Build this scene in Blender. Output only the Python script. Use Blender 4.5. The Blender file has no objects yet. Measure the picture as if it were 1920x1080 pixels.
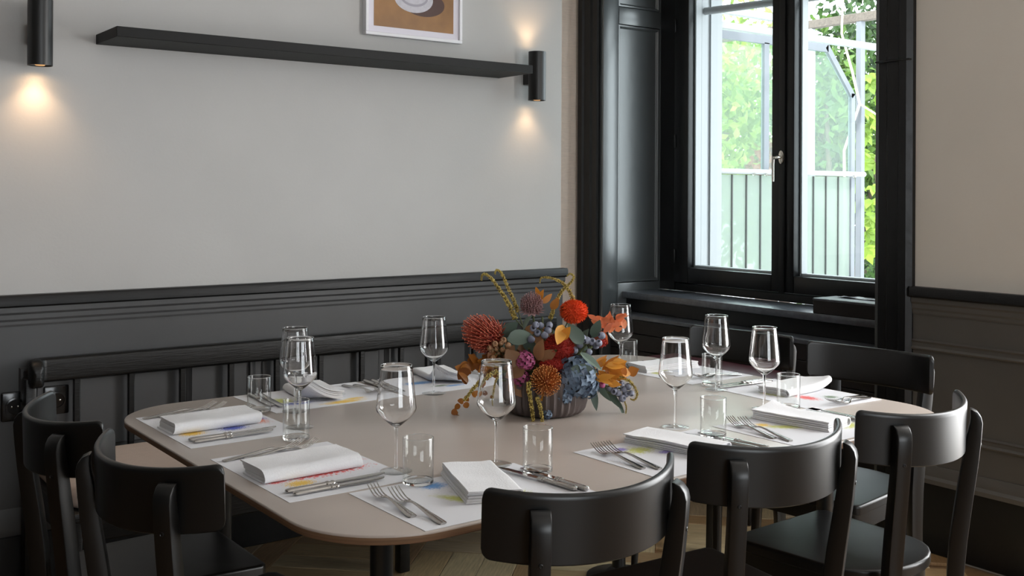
import bpy, bmesh, math, random
from mathutils import Vector, Matrix, noise
random.seed(7)
R = math.radians
PI = math.pi
scene = bpy.context.scene
C = scene.collection

# ------------------------------------------------------------------ camera
CAM_H = 1.366
cam = bpy.data.cameras.new('camera')
cam.sensor_width = 36.0
cam.lens = 1983.0 / 1920.0 * 36.0
cam.shift_y = -(540.0 - 361.7) / 1920.0
cam.clip_start = 0.05
cam.clip_end = 200
co = bpy.data.objects.new('camera', cam)
C.objects.link(co)
co.matrix_world = (Matrix.Translation((0, 0, CAM_H)) @ Matrix.Rotation(R(-36.41), 4, 'Z')
                   @ Matrix.Rotation(R(90), 4, 'X') @ Matrix.Rotation(R(0.268), 4, 'Z'))
scene.camera = co

# ------------------------------------------------------------------ world, sun, daylight, exposure
scene.view_settings.view_transform = 'Standard'
scene.view_settings.look = 'None'
scene.view_settings.gamma = 1.0
scene.view_settings.use_curve_mapping = False
scene.view_settings.exposure = 0.0
world = bpy.data.worlds.new('sky')
scene.world = world
world.use_nodes = True
wb = world.node_tree.nodes['Background']
wb.inputs['Color'].default_value = (0.86, 0.94, 1.0, 1)
wb.inputs['Strength'].default_value = 6.6

def add_light(name, kind, loc, direction, energy, color=(1, 1, 1), size=None, size_y=None):
    l = bpy.data.lights.new(name, kind)
    l.energy = energy
    l.color = color
    if kind == 'AREA':
        l.shape = 'RECTANGLE'
        l.size = size
        l.size_y = size_y
    o = bpy.data.objects.new(name, l)
    o.location = loc
    o.rotation_euler = Vector(direction).to_track_quat('-Z', 'Y').to_euler()
    C.objects.link(o)
    return o

sun = add_light('sun', 'SUN', (0, 0, 10), (0.55, 0.42, -0.72), 5.0, (1.0, 0.96, 0.88))
sun.data.angle = R(2)
# daylight by the side window outside the frame; the rear one is added fill
add_light('daylight_side_window', 'AREA', (3.98, 0.885, 1.49), (-1, 0.0, 0.0), 88, (1.0, 0.97, 0.94), 1.55, 2.2)
add_light('rear_fill', 'AREA', (0.6, -3.92, 1.7), (0, 1, 0.10), 30, (1.0, 0.97, 0.95), 2.6, 1.8)

# soft fill light added under the ceiling behind the camera
add_light('ceiling_fill', 'AREA', (0.6, -0.6, 2.96), (0, 0, -1), 7, (1.0, 0.95, 0.90), 2.6, 2.0)

# ------------------------------------------------------------------ materials
MATS = {}
def principled(name, color, rough=0.5, metallic=0.0, spec=0.5, coat=0.0, coat_rough=0.1, noise_amt=0.0,
               noise_scale=8.0, bump=0.0, bump_scale=60.0, stretch=(1, 1, 1), color2=None, sheen=0.0, detail=4.0):
    m = bpy.data.materials.new(name)
    m.use_nodes = True
    nt = m.node_tree
    b = nt.nodes['Principled BSDF']
    b.inputs['Base Color'].default_value = (*color, 1)
    b.inputs['Roughness'].default_value = rough
    b.inputs['Metallic'].default_value = metallic
    b.inputs['Specular IOR Level'].default_value = spec
    b.inputs['Coat Weight'].default_value = coat
    b.inputs['Coat Roughness'].default_value = coat_rough
    b.inputs['Sheen Weight'].default_value = sheen
    if noise_amt > 0 or bump > 0:
        tc = nt.nodes.new('ShaderNodeTexCoord')
        mp = nt.nodes.new('ShaderNodeMapping')
        mp.inputs['Scale'].default_value = stretch
        nt.links.new(tc.outputs['Object'], mp.inputs['Vector'])
    if noise_amt > 0:
        n = nt.nodes.new('ShaderNodeTexNoise')
        n.inputs['Scale'].default_value = noise_scale
        n.inputs['Detail'].default_value = detail
        nt.links.new(mp.outputs[0], n.inputs['Vector'])
        r = nt.nodes.new('ShaderNodeValToRGB')
        c2 = color2 or tuple(max(0, c * (1 - noise_amt)) for c in color)
        r.color_ramp.elements[0].position = 0.3
        r.color_ramp.elements[1].position = 0.7
        r.color_ramp.elements[0].color = (*c2, 1)
        r.color_ramp.elements[1].color = (*color, 1)
        nt.links.new(n.outputs['Fac'], r.inputs['Fac'])
        nt.links.new(r.outputs['Color'], b.inputs['Base Color'])
    if bump > 0:
        n2 = nt.nodes.new('ShaderNodeTexNoise')
        n2.inputs['Scale'].default_value = bump_scale
        n2.inputs['Detail'].default_value = 5
        nt.links.new(mp.outputs[0], n2.inputs['Vector'])
        bp = nt.nodes.new('ShaderNodeBump')
        bp.inputs['Strength'].default_value = bump
        bp.inputs['Distance'].default_value = 0.004
        nt.links.new(n2.outputs['Fac'], bp.inputs['Height'])
        nt.links.new(bp.outputs['Normal'], b.inputs['Normal'])
    MATS[name] = m
    return m

def glass_mat(name, rough=0.0, ior=1.45, color=(1, 1, 1)):
    m = bpy.data.materials.new(name)
    m.use_nodes = True
    b = m.node_tree.nodes['Principled BSDF']
    b.inputs['Base Color'].default_value = (*color, 1)
    b.inputs['Roughness'].default_value = rough
    b.inputs['IOR'].default_value = ior
    b.inputs['Transmission Weight'].default_value = 1.0
    return m

def pane_mat(name, tint=(1, 1, 1), refl=1.0, haze=0.0, haze_col=(1, 1, 1)):
    """thin sheet of glass: clear transmission with a fresnel reflection, plus dust haze"""
    m = bpy.data.materials.new(name)
    m.use_nodes = True
    nt = m.node_tree
    nt.nodes.clear()
    out = nt.nodes.new('ShaderNodeOutputMaterial')
    tr = nt.nodes.new('ShaderNodeBsdfTransparent')
    tr.inputs['Color'].default_value = (*tint, 1)
    gl = nt.nodes.new('ShaderNodeBsdfGlossy')
    gl.inputs['Roughness'].default_value = 0.02
    fr = nt.nodes.new('ShaderNodeFresnel')
    ge = nt.nodes.new('ShaderNodeNewGeometry')
    io = nt.nodes.new('ShaderNodeMix')
    nt.links.new(ge.outputs['Backfacing'], io.inputs['Factor'])
    io.inputs[2].default_value = 1.25 + 0.1 * refl
    io.inputs[3].default_value = 1 / (1.25 + 0.1 * refl)
    nt.links.new(io.outputs[0], fr.inputs['IOR'])
    mx = nt.nodes.new('ShaderNodeMixShader')
    nt.links.new(fr.outputs[0], mx.inputs['Fac'])
    nt.links.new(tr.outputs[0], mx.inputs[1])
    nt.links.new(gl.outputs[0], mx.inputs[2])
    last = mx
    if haze > 0:
        tl = nt.nodes.new('ShaderNodeBsdfTranslucent')
        tl.inputs['Color'].default_value = (*haze_col, 1)
        df = nt.nodes.new('ShaderNodeBsdfDiffuse')
        df.inputs['Color'].default_value = (*haze_col, 1)
        m2 = nt.nodes.new('ShaderNodeMixShader')
        nt.links.new(tl.outputs[0], m2.inputs[1])
        nt.links.new(df.outputs[0], m2.inputs[2])
        m3 = nt.nodes.new('ShaderNodeMixShader')
        m3.inputs['Fac'].default_value = haze
        nt.links.new(mx.outputs[0], m3.inputs[1])
        nt.links.new(m2.outputs[0], m3.inputs[2])
        last = m3
    nt.links.new(last.outputs[0], out.inputs['Surface'])
    return m

def leaf_mat(name, ca, cb, trans=0.45, rough=0.5):
    """petal or leaf: colour between ca and cb by each piece's own tone attribute, light shines through"""
    m = bpy.data.materials.new(name)
    m.use_nodes = True
    nt = m.node_tree
    b = nt.nodes['Principled BSDF']
    out = nt.nodes['Material Output']
    at = nt.nodes.new('ShaderNodeAttribute')
    at.attribute_name = 'tone'
    r = nt.nodes.new('ShaderNodeValToRGB')
    r.color_ramp.elements[0].color = (*ca, 1)
    r.color_ramp.elements[1].color = (*cb, 1)
    nt.links.new(at.outputs['Fac'], r.inputs['Fac'])
    nt.links.new(r.outputs['Color'], b.inputs['Base Color'])
    b.inputs['Roughness'].default_value = rough
    if trans > 0:
        tl = nt.nodes.new('ShaderNodeBsdfTranslucent')
        nt.links.new(r.outputs['Color'], tl.inputs['Color'])
        mx = nt.nodes.new('ShaderNodeMixShader')
        mx.inputs['Fac'].default_value = trans
        nt.links.new(b.outputs[0], mx.inputs[1])
        nt.links.new(tl.outputs[0], mx.inputs[2])
        nt.links.new(mx.outputs[0], out.inputs['Surface'])
    return m

def emit_mat(name, color, strength):
    m = bpy.data.materials.new(name)
    m.use_nodes = True
    b = m.node_tree.nodes['Principled BSDF']
    b.inputs['Base Color'].default_value = (*color, 1)
    b.inputs['Emission Color'].default_value = (*color, 1)
    b.inputs['Emission Strength'].default_value = strength
    return m

M_wall = principled('wall_paint_warm_grey', (0.475, 0.465, 0.452), 0.85, noise_amt=0.05, noise_scale=3, bump=0.08, bump_scale=90)
M_taupe = principled('wall_paint_taupe', (0.64, 0.585, 0.515), 0.85, noise_amt=0.04, noise_scale=3, bump=0.08, bump_scale=90)
M_paper = principled('wallpaper_rose_beige', (0.84, 0.69, 0.58), 0.9, noise_amt=0.12, noise_scale=26, stretch=(1, 1, 9), bump=0.15, bump_scale=80)
M_white = principled('dark_room_paint', (0.06, 0.058, 0.056), 0.9, noise_amt=0.03)
M_ceil = principled('ceiling_paint', (0.62, 0.61, 0.59), 0.9, noise_amt=0.03)
M_wains = principled('wainscot_slate_grey', (0.060, 0.060, 0.062), 0.45, noise_amt=0.12, noise_scale=5, bump=0.06, bump_scale=40)
M_wains_warm = principled('wainscot_umber_grey', (0.092, 0.083, 0.074), 0.45, noise_amt=0.12, noise_scale=5, bump=0.06, bump_scale=40)
M_blackrail = principled('black_stained_oak', (0.006, 0.006, 0.0065), 0.42, spec=0.35, noise_amt=0.3, noise_scale=30, stretch=(0.3, 4, 4), bump=0.25, bump_scale=50)
M_blackpaint = principled('window_black_gloss_paint', (0.0065, 0.0067, 0.0072), 0.34, spec=0.35, noise_amt=0.2, noise_scale=12, bump=0.35, bump_scale=22)
M_reveal = principled('reveal_blue_black_gloss', (0.075, 0.082, 0.084), 0.28, spec=1.0, noise_amt=0.15, noise_scale=7, bump=0.16, bump_scale=16, stretch=(1, 1, 0.35))
M_sill = principled('sill_worn_black_paint', (0.085, 0.094, 0.112), 0.32, spec=1.0, noise_amt=0.5, noise_scale=30, bump=0.6, bump_scale=45)
M_cover = principled('radiator_cover_brown_black', (0.016, 0.0135, 0.013), 0.5, spec=0.3, noise_amt=0.2)
M_chair = principled('chair_black_lacquer', (0.0036, 0.0035, 0.0033), 0.36, spec=0.5, noise_amt=0.1, noise_scale=14)
M_bench = principled('bench_black_oak', (0.006, 0.0058, 0.0055), 0.36, spec=0.35, noise_amt=0.3, noise_scale=25, stretch=(0.3, 4, 4), bump=0.3, bump_scale=60)
M_metalblk = principled('black_powder_coat', (0.010, 0.010, 0.010), 0.4)
M_shelf = principled('shelf_black_veneer', (0.005, 0.0049, 0.0047), 0.6, spec=0.3, noise_amt=0.2, noise_scale=20, stretch=(0.4, 5, 5))
M_laminate = principled('table_laminate_greige', (0.455, 0.39, 0.345), 0.30, spec=0.85, noise_amt=0.07, noise_scale=2.2, stretch=(1, 3, 1))
M_ply = principled('table_plywood_edge', (0.24, 0.135, 0.075), 0.5, noise_amt=0.45, noise_scale=40, stretch=(0.2, 0.2, 14))
M_silver = principled('polished_cutlery_steel', (0.50, 0.48, 0.46), 0.16, metallic=1.0)
M_linen = principled('white_linen', (0.76, 0.755, 0.77), 0.9, noise_amt=0.03, noise_scale=60, bump=0.25, bump_scale=260, sheen=0.2)
M_cushion = principled('beige_seat_fabric', (0.50, 0.40, 0.34), 0.9, noise_amt=0.06, noise_scale=40, bump=0.2, bump_scale=200)
M_burg = principled('burgundy_leather', (0.07, 0.008, 0.014), 0.4, noise_amt=0.2)
M_glass = glass_mat('clear_crystal', 0.0, 1.46)
M_pane = pane_mat('window_glass', (0.97, 0.99, 0.98))
M_screenglass = pane_mat('dusty_screen_glass', (0.90, 0.97, 0.94), haze=0.055, haze_col=(0.42, 0.50, 0.45))
M_screenboard = pane_mat('frosted_reeded_board', (0.62, 0.70, 0.64), haze=0.62, haze_col=(0.36, 0.40, 0.37))
M_greymetal = principled('galvanised_grey_paint', (0.14, 0.15, 0.17), 0.5, noise_amt=0.1)
M_whitemetal = principled('white_exterior_paint', (0.30, 0.31, 0.32), 0.5)
M_gasket = principled('dark_joint', (0.02, 0.022, 0.02), 0.6)
M_weather = principled('weathered_timber', (0.14, 0.115, 0.095), 0.8, noise_amt=0.4, noise_scale=12, stretch=(6, 6, 6))
M_chrome = principled('satin_nickel', (0.70, 0.66, 0.60), 0.22, metallic=1.0)
M_frame = principled('white_picture_frame', (0.80, 0.79, 0.82), 0.5)
M_matboard = principled('white_mat_board', (0.72, 0.69, 0.76), 0.8)
M_print = principled('print_ochre_ground', (0.33, 0.155, 0.045), 0.45, noise_amt=0.35, noise_scale=9)
M_saucer = principled('print_pale_saucer', (0.55, 0.53, 0.58), 0.45, noise_amt=0.15, noise_scale=60)
M_saucer2 = principled('print_grey_ring', (0.33, 0.31, 0.36), 0.45)
M_printshadow = principled('print_dark_brown', (0.06, 0.02, 0.012), 0.45)
M_bulb = emit_mat('warm_lamp_lens', (1.0, 0.55, 0.22), 0.35)
M_bowl = principled('umber_stoneware', (0.115, 0.088, 0.082), 0.62, noise_amt=0.3, noise_scale=14, bump=0.15, bump_scale=60)
M_socket = principled('black_bakelite', (0.006, 0.006, 0.006), 0.18)
M_bark = principled('grey_bark', (0.16, 0.12, 0.09), 0.9, noise_amt=0.4, noise_scale=10)
M_stone = principled('pale_balcony_concrete', (0.5, 0.49, 0.47), 0.9, noise_amt=0.15)

# ------------------------------------------------------------------ mesh helpers
class MB:
    def __init__(s):
        s.v = []; s.f = []; s.t = []          # verts, faces, per-vertex tone
        s.tone = 0.5
    def add(s, verts, faces, M=None):
        o = len(s.v)
        for p in verts:
            p = Vector(p)
            s.v.append(M @ p if M else p)
            s.t.append(s.tone)
        for f in faces:
            s.f.append(tuple(i + o for i in f))
    def box(s, x0, x1, y0, y1, z0, z1, M=None):
        v = [(x0, y0, z0), (x1, y0, z0), (x1, y1, z0), (x0, y1, z0), (x0, y0, z1), (x1, y0, z1), (x1, y1, z1), (x0, y1, z1)]
        s.add(v, [(0, 3, 2, 1), (4, 5, 6, 7), (0, 1, 5, 4), (1, 2, 6, 5), (2, 3, 7, 6), (3, 0, 4, 7)], M)
    def bbox(s, x0, x1, y0, y1, z0, z1, b=0.003, seg=2, M=None):
        bm = bmesh.new()
        bmesh.ops.create_cube(bm, size=1)
        for v in bm.verts:
            v.co = Vector(((x0 + x1) / 2 + v.co.x * (x1 - x0), (y0 + y1) / 2 + v.co.y * (y1 - y0), (z0 + z1) / 2 + v.co.z * (z1 - z0)))
        bmesh.ops.bevel(bm, geom=list(bm.edges), offset=b, segments=seg, affect='EDGES', profile=0.5)
        bm.verts.index_update()
        s.add([v.co.copy() for v in bm.verts], [[v.index for v in f.verts] for f in bm.faces], M)
        bm.free()
    def loft(s, loops, cap0=True, cap1=True, closed=True, M=None):
        n = len(loops[0]); v = []; f = []
        for l in loops: v += list(l)
        for i in range(len(loops) - 1):
            for j in range(n if closed else n - 1):
                a = i * n + j; b = i * n + (j + 1) % n
                f.append((a, b, b + n, a + n))
        if cap0: f.append(tuple(reversed(range(n))))
        if cap1: f.append(tuple(range((len(loops) - 1) * n, len(loops) * n)))
        s.add(v, f, M)
    def lathe(s, prof, n=24, c=(0, 0, 0), cap0=True, cap1=True, M=None):
        loops = [[(c[0] + r * math.cos(2 * PI * k / n), c[1] + r * math.sin(2 * PI * k / n), c[2] + z) for k in range(n)] for r, z in prof]
        s.loft(loops, cap0, cap1, M=M)
    def prism(s, poly, z0, z1, M=None):
        s.loft([[(x, y, z0) for x, y in poly], [(x, y, z1) for x, y in poly]], M=M)
    def tube(s, pts, rad, n=8, M=None, flat=1.0):
        pts = [Vector(p) for p in pts]
        if not hasattr(rad, '__len__'): rad = [rad] * len(pts)
        loops = []; up = Vector((0, 0, 1)); prev = None
        for i, p in enumerate(pts):
            d = (pts[min(i + 1, len(pts) - 1)] - pts[max(i - 1, 0)])
            if d.length < 1e-9: d = Vector((0, 0, 1))
            d.normalize()
            if prev is None:
                a = d.cross(up)
                if a.length < 1e-3: a = d.cross(Vector((1, 0, 0)))
            else:
                a = prev - d * prev.dot(d)
                if a.length < 1e-6: a = d.cross(Vector((0.3, 0.8, 0.5)))
            a.normalize(); prev = a
            b = d.cross(a)
            loops.append([p + (a * math.cos(2 * PI * k / n) + b * flat * math.sin(2 * PI * k / n)) * rad[i] for k in range(n)])
        s.loft(loops, M=M)
    def ball(s, c, r, nu=8, nv=6, sc=(1, 1, 1), M=None):
        prof = []
        for i in range(nv + 1):
            a = -PI / 2 + PI * i / nv
            prof.append((max(1e-5, r * math.cos(a)), r * math.sin(a)))
        loops = [[(c[0] + sc[0] * rr * math.cos(2 * PI * k / nu), c[1] + sc[1] * rr * math.sin(2 * PI * k / nu), c[2] + sc[2] * z) for k in range(nu)] for rr, z in prof]
        s.loft(loops, M=M)
    def leaf(s, base, d, nrm, L, W, cup=0.15, droop=0.1, tone=None, rows=4, tip=1.0):
        """a real leaf blade: pointed oval surface with a folded midrib"""
        if tone is not None: s.tone = tone
        d = Vector(d).normalized(); nrm = Vector(nrm)
        nrm = (nrm - d * nrm.dot(d))
        if nrm.length < 1e-4: nrm = d.orthogonal()
        nrm.normalize(); w = d.cross(nrm)
        base = Vector(base); v = []; f = []
        for i in range(rows + 1):
            t = i / rows
            ww = W / 2 * (math.sin(PI * min(1, t ** 0.8 * 0.97 + 0.03)) ** tip if t < 1 else 0.02)
            cen = base + d * (L * t) - nrm * (droop * L * t * t)
            v += [cen - w * ww + nrm * cup * ww, cen, cen + w * ww + nrm * cup * ww]
        for i in range(rows):
            a = i * 3
            f += [(a, a + 1, a + 4, a + 3), (a + 1, a + 2, a + 5, a + 4)]
        s.add(v, f)
    def build(s, name, mat, parent=None, smooth=True, ang=40, recalc=True):
        me = bpy.data.meshes.new(name)
        me.from_pydata([tuple(p) for p in s.v], [], s.f)
        if recalc:
            bm = bmesh.new(); bm.from_mesh(me)
            bmesh.ops.recalc_face_normals(bm, faces=bm.faces)
            bm.to_mesh(me); bm.free()
        if len(set(s.t)) > 1:
            at = me.attributes.new('tone', 'FLOAT', 'POINT')
            at.data.foreach_set('value', s.t)
        if smooth:
            me.polygons.foreach_set('use_smooth', [True] * len(me.polygons))
            me.set_sharp_from_angle(angle=R(ang))
        me.materials.append(mat)
        o = bpy.data.objects.new(name, me)
        C.objects.link(o)
        if parent is not None: o.parent = parent
        return o

def tag(o, label=None, cat=None, group=None, kind=None):
    if label: o['label'] = label
    if cat: o['category'] = cat
    if group: o['group'] = group
    if kind: o['kind'] = kind
    return o
def empty(name, loc=(0, 0, 0), rz=0.0):
    o = bpy.data.objects.new(name, None)
    o.empty_display_size = 0.05
    o.location = loc; o.rotation_euler = (0, 0, rz)
    C.objects.link(o)
    return o
def copy_tree(o, parent=None):
    c = o.copy(); C.objects.link(c); c.parent = parent
    for ch in list(o.children): copy_tree(ch, c)
    return c
def wall_boxes(name, boxes, mat, parent=None):
    mb = MB()
    for b in boxes: mb.box(*b)
    o = mb.build(name, mat, parent, smooth=False)
    if parent is None: o['kind'] = 'structure'
    return o
def profile_x(mb, prof, x0, x1, M=None):
    """extrude a (y,z) profile polygon along x"""
    mb.loft([[(x0, y, z) for y, z in prof], [(x1, y, z) for y, z in prof]], M=M)
def profile_y(mb, prof, y0, y1):
    mb.loft([[(x, y0, z) for x, z in prof], [(x, y1, z) for x, z in prof]])

# ------------------------------------------------------------------ room shell
YA = 3.90          # face of the wall behind the bench
XB = 3.70          # face of the window wall
XE = 3.165         # free end of the bench wall
NY0, NY1 = 2.535, 4.233   # window niche
TOPZ = 2.72
fl = wall_boxes('floor', [(-3.2, 4.2, -4.2, 5.4, -0.10, -0.012)], principled('floor_oak_ground', (0.26, 0.15, 0.07), 0.4, noise_amt=0.35, noise_scale=9, stretch=(1.2, 6, 1)))
wall_boxes('ceiling', [(-3.2, 4.2, -4.2, 5.4, 3.0, 3.15)], M_ceil)
wall_back = wall_boxes('wall_back', [(-3.0, XE, YA, 4.60, -0.012, 3.0)], M_wall)
wall_right = wall_boxes('wall_right', [
    (XB, 4.2, 1.72, NY0, -0.012, 3.0), (XB, 4.2, NY0, NY1, TOPZ, 3.0),
    (4.10, 4.2, NY0, NY1, -0.012, 0.80), (XB, 4.2, 0.05, 1.72, -0.012, 0.34), (XB, 4.2, 0.05, 1.72, 2.65, 3.0),
    (XB, 4.2, -4.0, 0.05, -0.012, 3.0)], M_taupe)
wall_boxes('wall_alcove', [(XE, XB, 4.40, 4.60, -0.012, 3.0), (XB, 4.2, NY1, 4.60, -0.012, 3.0)], M_paper)
wall_boxes('wall_left', [(-3.2, -3.0, -4.2, 5.4, -0.012, 3.0)], M_white)
wall_boxes('wall_front', [(-3.0, -0.75, -4.2, -4.0, -0.012, 3.0), (1.95, 4.2, -4.2, -4.0, -0.012, 3.0),
                          (-0.75, 1.95, -4.2, -4.0, -0.012, 0.75), (-0.75, 1.95, -4.2, -4.0, 2.65, 3.0)], M_white)

# parquet: oak boards laid on the diagonal in a lattice, each board its own piece
def plank_mat(name, c):
    return principled(name, c, 0.34, spec=0.45, noise_amt=0.38, noise_scale=9, stretch=(1.2, 14, 4), bump=0.12, bump_scale=30)
PL = [plank_mat('oak_honey', (0.56, 0.41, 0.22)), plank_mat('oak_straw', (0.63, 0.50, 0.30)), plank_mat('oak_tan', (0.44, 0.29, 0.15)),
      plank_mat('oak_brown', (0.33, 0.19, 0.085)), plank_mat('oak_grey', (0.50, 0.39, 0.25))]
plank_meshes = {}
def plank(L, W, u, v, along_u, mi):
    key = (round(L, 3), round(W, 3), mi)
    if key not in plank_meshes:
        mb = MB(); g = 0.0012
        mb.bbox(-L / 2 + g, L / 2 - g, -W / 2 + g, W / 2 - g, -0.012, 0.0, 0.0015, 1)
        o = mb.build('plank', PL[mi], fl, smooth=False)
        plank_meshes[key] = o.data
    else:
        o = bpy.data.objects.new('plank', plank_meshes[key]); C.objects.link(o); o.parent = fl
    a = R(45) if along_u else R(135)
    x = (u - v) / math.sqrt(2); y = (u + v) / math.sqrt(2)
    o.location = (x, y, random.uniform(-0.0006, 0.0006)); o.rotation_euler = (0, 0, a)
cell, st = 0.50, 0.115
npl = 0
for iu in range(2, 16):
    for iv in range(-9, 9):
        u0, v0 = iu * cell, iv * cell
        cx_, cy_ = (u0 - v0) / math.sqrt(2), (u0 + v0) / math.sqrt(2)
        if not (0.55 < cx_ < 3.75 and 1.25 < cy_ < 3.95): continue
        if npl > 285: continue
        # two lattice strips and three infill boards in alternating direction
        plank(cell - st, st, u0 + st / 2 + (cell) / 2, v0, True, random.randrange(2, 5))
        plank(cell, st, u0, v0 + (cell) / 2 - st / 2, False, random.randrange(2, 5)); npl += 2
        inner = cell - st
        for k in range(3):
            w = inner / 3
            if (iu + iv) % 2 == 0:
                plank(inner, w, u0 + st / 2 + inner / 2, v0 + st / 2 + w * (k + .5), True, random.choice((0, 1, 1, 4)))
            else:
                plank(inner, w, u0 + st / 2 + w * (k + .5), v0 + st / 2 + inner / 2, False, random.choice((0, 1, 1, 4)))
            npl += 1

# ------------------------------------------------------------------ wainscot on the bench wall (wall_back)
RAIL0, RAIL1 = 0.971, 1.012
def rail_profile(y):   # (y,z) black cap rail with a soft nose
    return [(y, RAIL0), (y - 0.036, RAIL0), (y - 0.042, RAIL0 + 0.006), (y - 0.042, RAIL1 - 0.008), (y - 0.036, RAIL1), (y, RAIL1)]
mb = MB(); profile_x(mb, rail_profile(YA), -3.0, XE + 0.012)
tag(mb.build('trim_1', M_blackrail), 'black wooden cap rail along the top of the grey panelling behind the bench', kind='structure')
mb = MB()
mb.box(-3.0, XE, YA - 0.016, YA, 0.20, RAIL0)
corn = [(YA - 0.016, 0.905), (YA - 0.019, 0.905), (YA - 0.021, 0.912), (YA - 0.021, 0.922), (YA - 0.025, 0.930), (YA - 0.025, 0.945), (YA - 0.031, 0.953), (YA - 0.031, RAIL0), (YA - 0.016, RAIL0)]
profile_x(mb, corn, -3.0, XE + 0.004)
wain = tag(mb.build('trim_2', M_wains, smooth=False), 'slate grey painted panelling below the black rail behind the bench', kind='structure')
def panel_frame(mb, x0, x1, z0, z1, y, w=0.03, d=0.014):
    """mitred moulding around a panel on a wall facing -y"""
    prof = [(0, 0), (0.004, d), (0.012, d), (0.018, d * 0.55), (w - 0.004, d * 0.3), (w, 0)]
    loops = []
    for (sx, sz, px, pz) in ((1, 1, x0, z0), (-1, 1, x1, z0), (-1, -1, x1, z1), (1, -1, x0, z1), (1, 1, x0, z0)):
        loops.append([(px + sx * a, y - b, pz + sz * a) for a, b in prof])
    mb.loft(loops, False, False)
for i, (x0, x1) in enumerate(((-0.05, 0.60), (0.786, 1.392), (1.604, 2.231), (2.403, 3.03))):
    mb = MB(); panel_frame(mb, x0, x1, 0.41, 0.765, YA - 0.016)
    mb.bbox(x0 + 0.055, x1 - 0.055, YA - 0.022, YA - 0.0155, 0.465, 0.71, 0.004, 1)
    mb.build('panel', M_wains, wain, ang=30)
mb = MB(); profile_x(mb, [(YA - 0.016, 0.20), (YA - 0.03, 0.20), (YA - 0.034, 0.225), (YA - 0.028, 0.245), (YA - 0.028, 0.262), (YA - 0.016, 0.29)], -3.0, XE)
mb.build('base_cap', M_wains, wain, ang=30)
mb = MB(); mb.bbox(-3.0, XE, YA - 0.034, YA, 0.0, 0.20, 0.004, 1)
tag(mb.build('baseboard_back', M_blackpaint), 'black baseboard below the grey panelling behind the bench', kind='structure')

# ------------------------------------------------------------------ wainscot on the window wall, right of the window
YR = 2.376
mb = MB(); profile_y(mb, [(XB - (YA - y), z) for y, z in rail_profile(YA)]  , 1.80, YR)
tag(mb.build('trim_3', M_blackrail), 'black wooden cap rail right of the window', kind='structure')
mb = MB()
mb.box(XB - 0.012, XB  , 1.80, YR, 0.27, RAIL0)
profile_y(mb, [(XB - (YA - y) + 0.004, z) for y, z in corn]  , 1.80, YR)
wr = tag(mb.build('trim_4', M_wains_warm, smooth=False), 'slate grey painted panelling right of the window', kind='structure')
for z0, z1 in ((0.77, 0.81), (0.44, 0.478)):
    mb = MB()
    profile_y(mb, [(XB - 0.012, z0), (XB - 0.022, z0), (XB - 0.026, z0 + 0.006), (XB - 0.018, z0 + 0.014), (XB - 0.018, z0 + 0.026), (XB - 0.024, z1 - 0.006), (XB - 0.012, z1)]  , 1.80, YR)
    mb.build('panel_moulding', M_wains_warm, wr, ang=30)
mb = MB(); profile_y(mb, [(XB - 0.012, 0.268), (XB - 0.034, 0.268), (XB - 0.036, 0.285), (XB - 0.026, 0.296), (XB - 0.026, 0.31), (XB - 0.016, 0.335), (XB - 0.012, 0.335)]  , 1.80, YR)
mb.build('base_cap', M_wains_warm, wr, ang=30)
mb = MB(); mb.bbox(XB - 0.02, XB  , 1.80, YR, 0.0, 0.268, 0.004, 1)
tag(mb.build('baseboard_right', M_blackpaint), 'black baseboard below the grey panelling right of the window', kind='structure')

# ------------------------------------------------------------------ window casing, niche, window
def casing(y0, y1, inner_low):
    """vertical black moulded casing on the window wall"""
    mb = MB()
    steps = ((0.0, 0.020), (0.018, 0.038), (0.05, 0.038), (0.058, 0.028), (0.105, 0.028), (0.115, 0.020), (0.15, 0.020), (0.157, 0.012))
    poly = []
    W_ = y1 - y0
    for a, d in steps:
        yy = (y1 - a / 0.157 * W_) if inner_low else (y0 + a / 0.157 * W_)
        poly.append((XB - d, yy))
    poly = [(XB, poly[0][1])] + poly + [(XB, poly[-1][1])]
    mb.loft([[(x, y, 0.0) for x, y in poly], [(x, y, TOPZ + 0.157) for x, y in poly]])
    return mb
co1 = casing(NY1, 4.39, True).build('trim_5', M_blackpaint, ang=25)
tag(co1, 'black moulded casing on the left side of the window', kind='structure')
co2 = casing(2.376, NY0, False).build('trim_6', M_blackpaint, ang=25)
tag(co2, 'black moulded casing on the right side of the window', kind='structure')
mb = MB(); mb.bbox(XB - 0.030, XB, NY0, NY1, TOPZ, TOPZ + 0.157, 0.004, 1)
tag(mb.build('trim_7', M_blackpaint), 'black casing over the window', kind='structure')
mb = MB(); mb.bbox(XB - 0.040, XB - 0.02, 2.38, 2.534, 1.888, 1.896, 0.002, 1)
mb.build('joint', M_blackpaint, co2)

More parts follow.
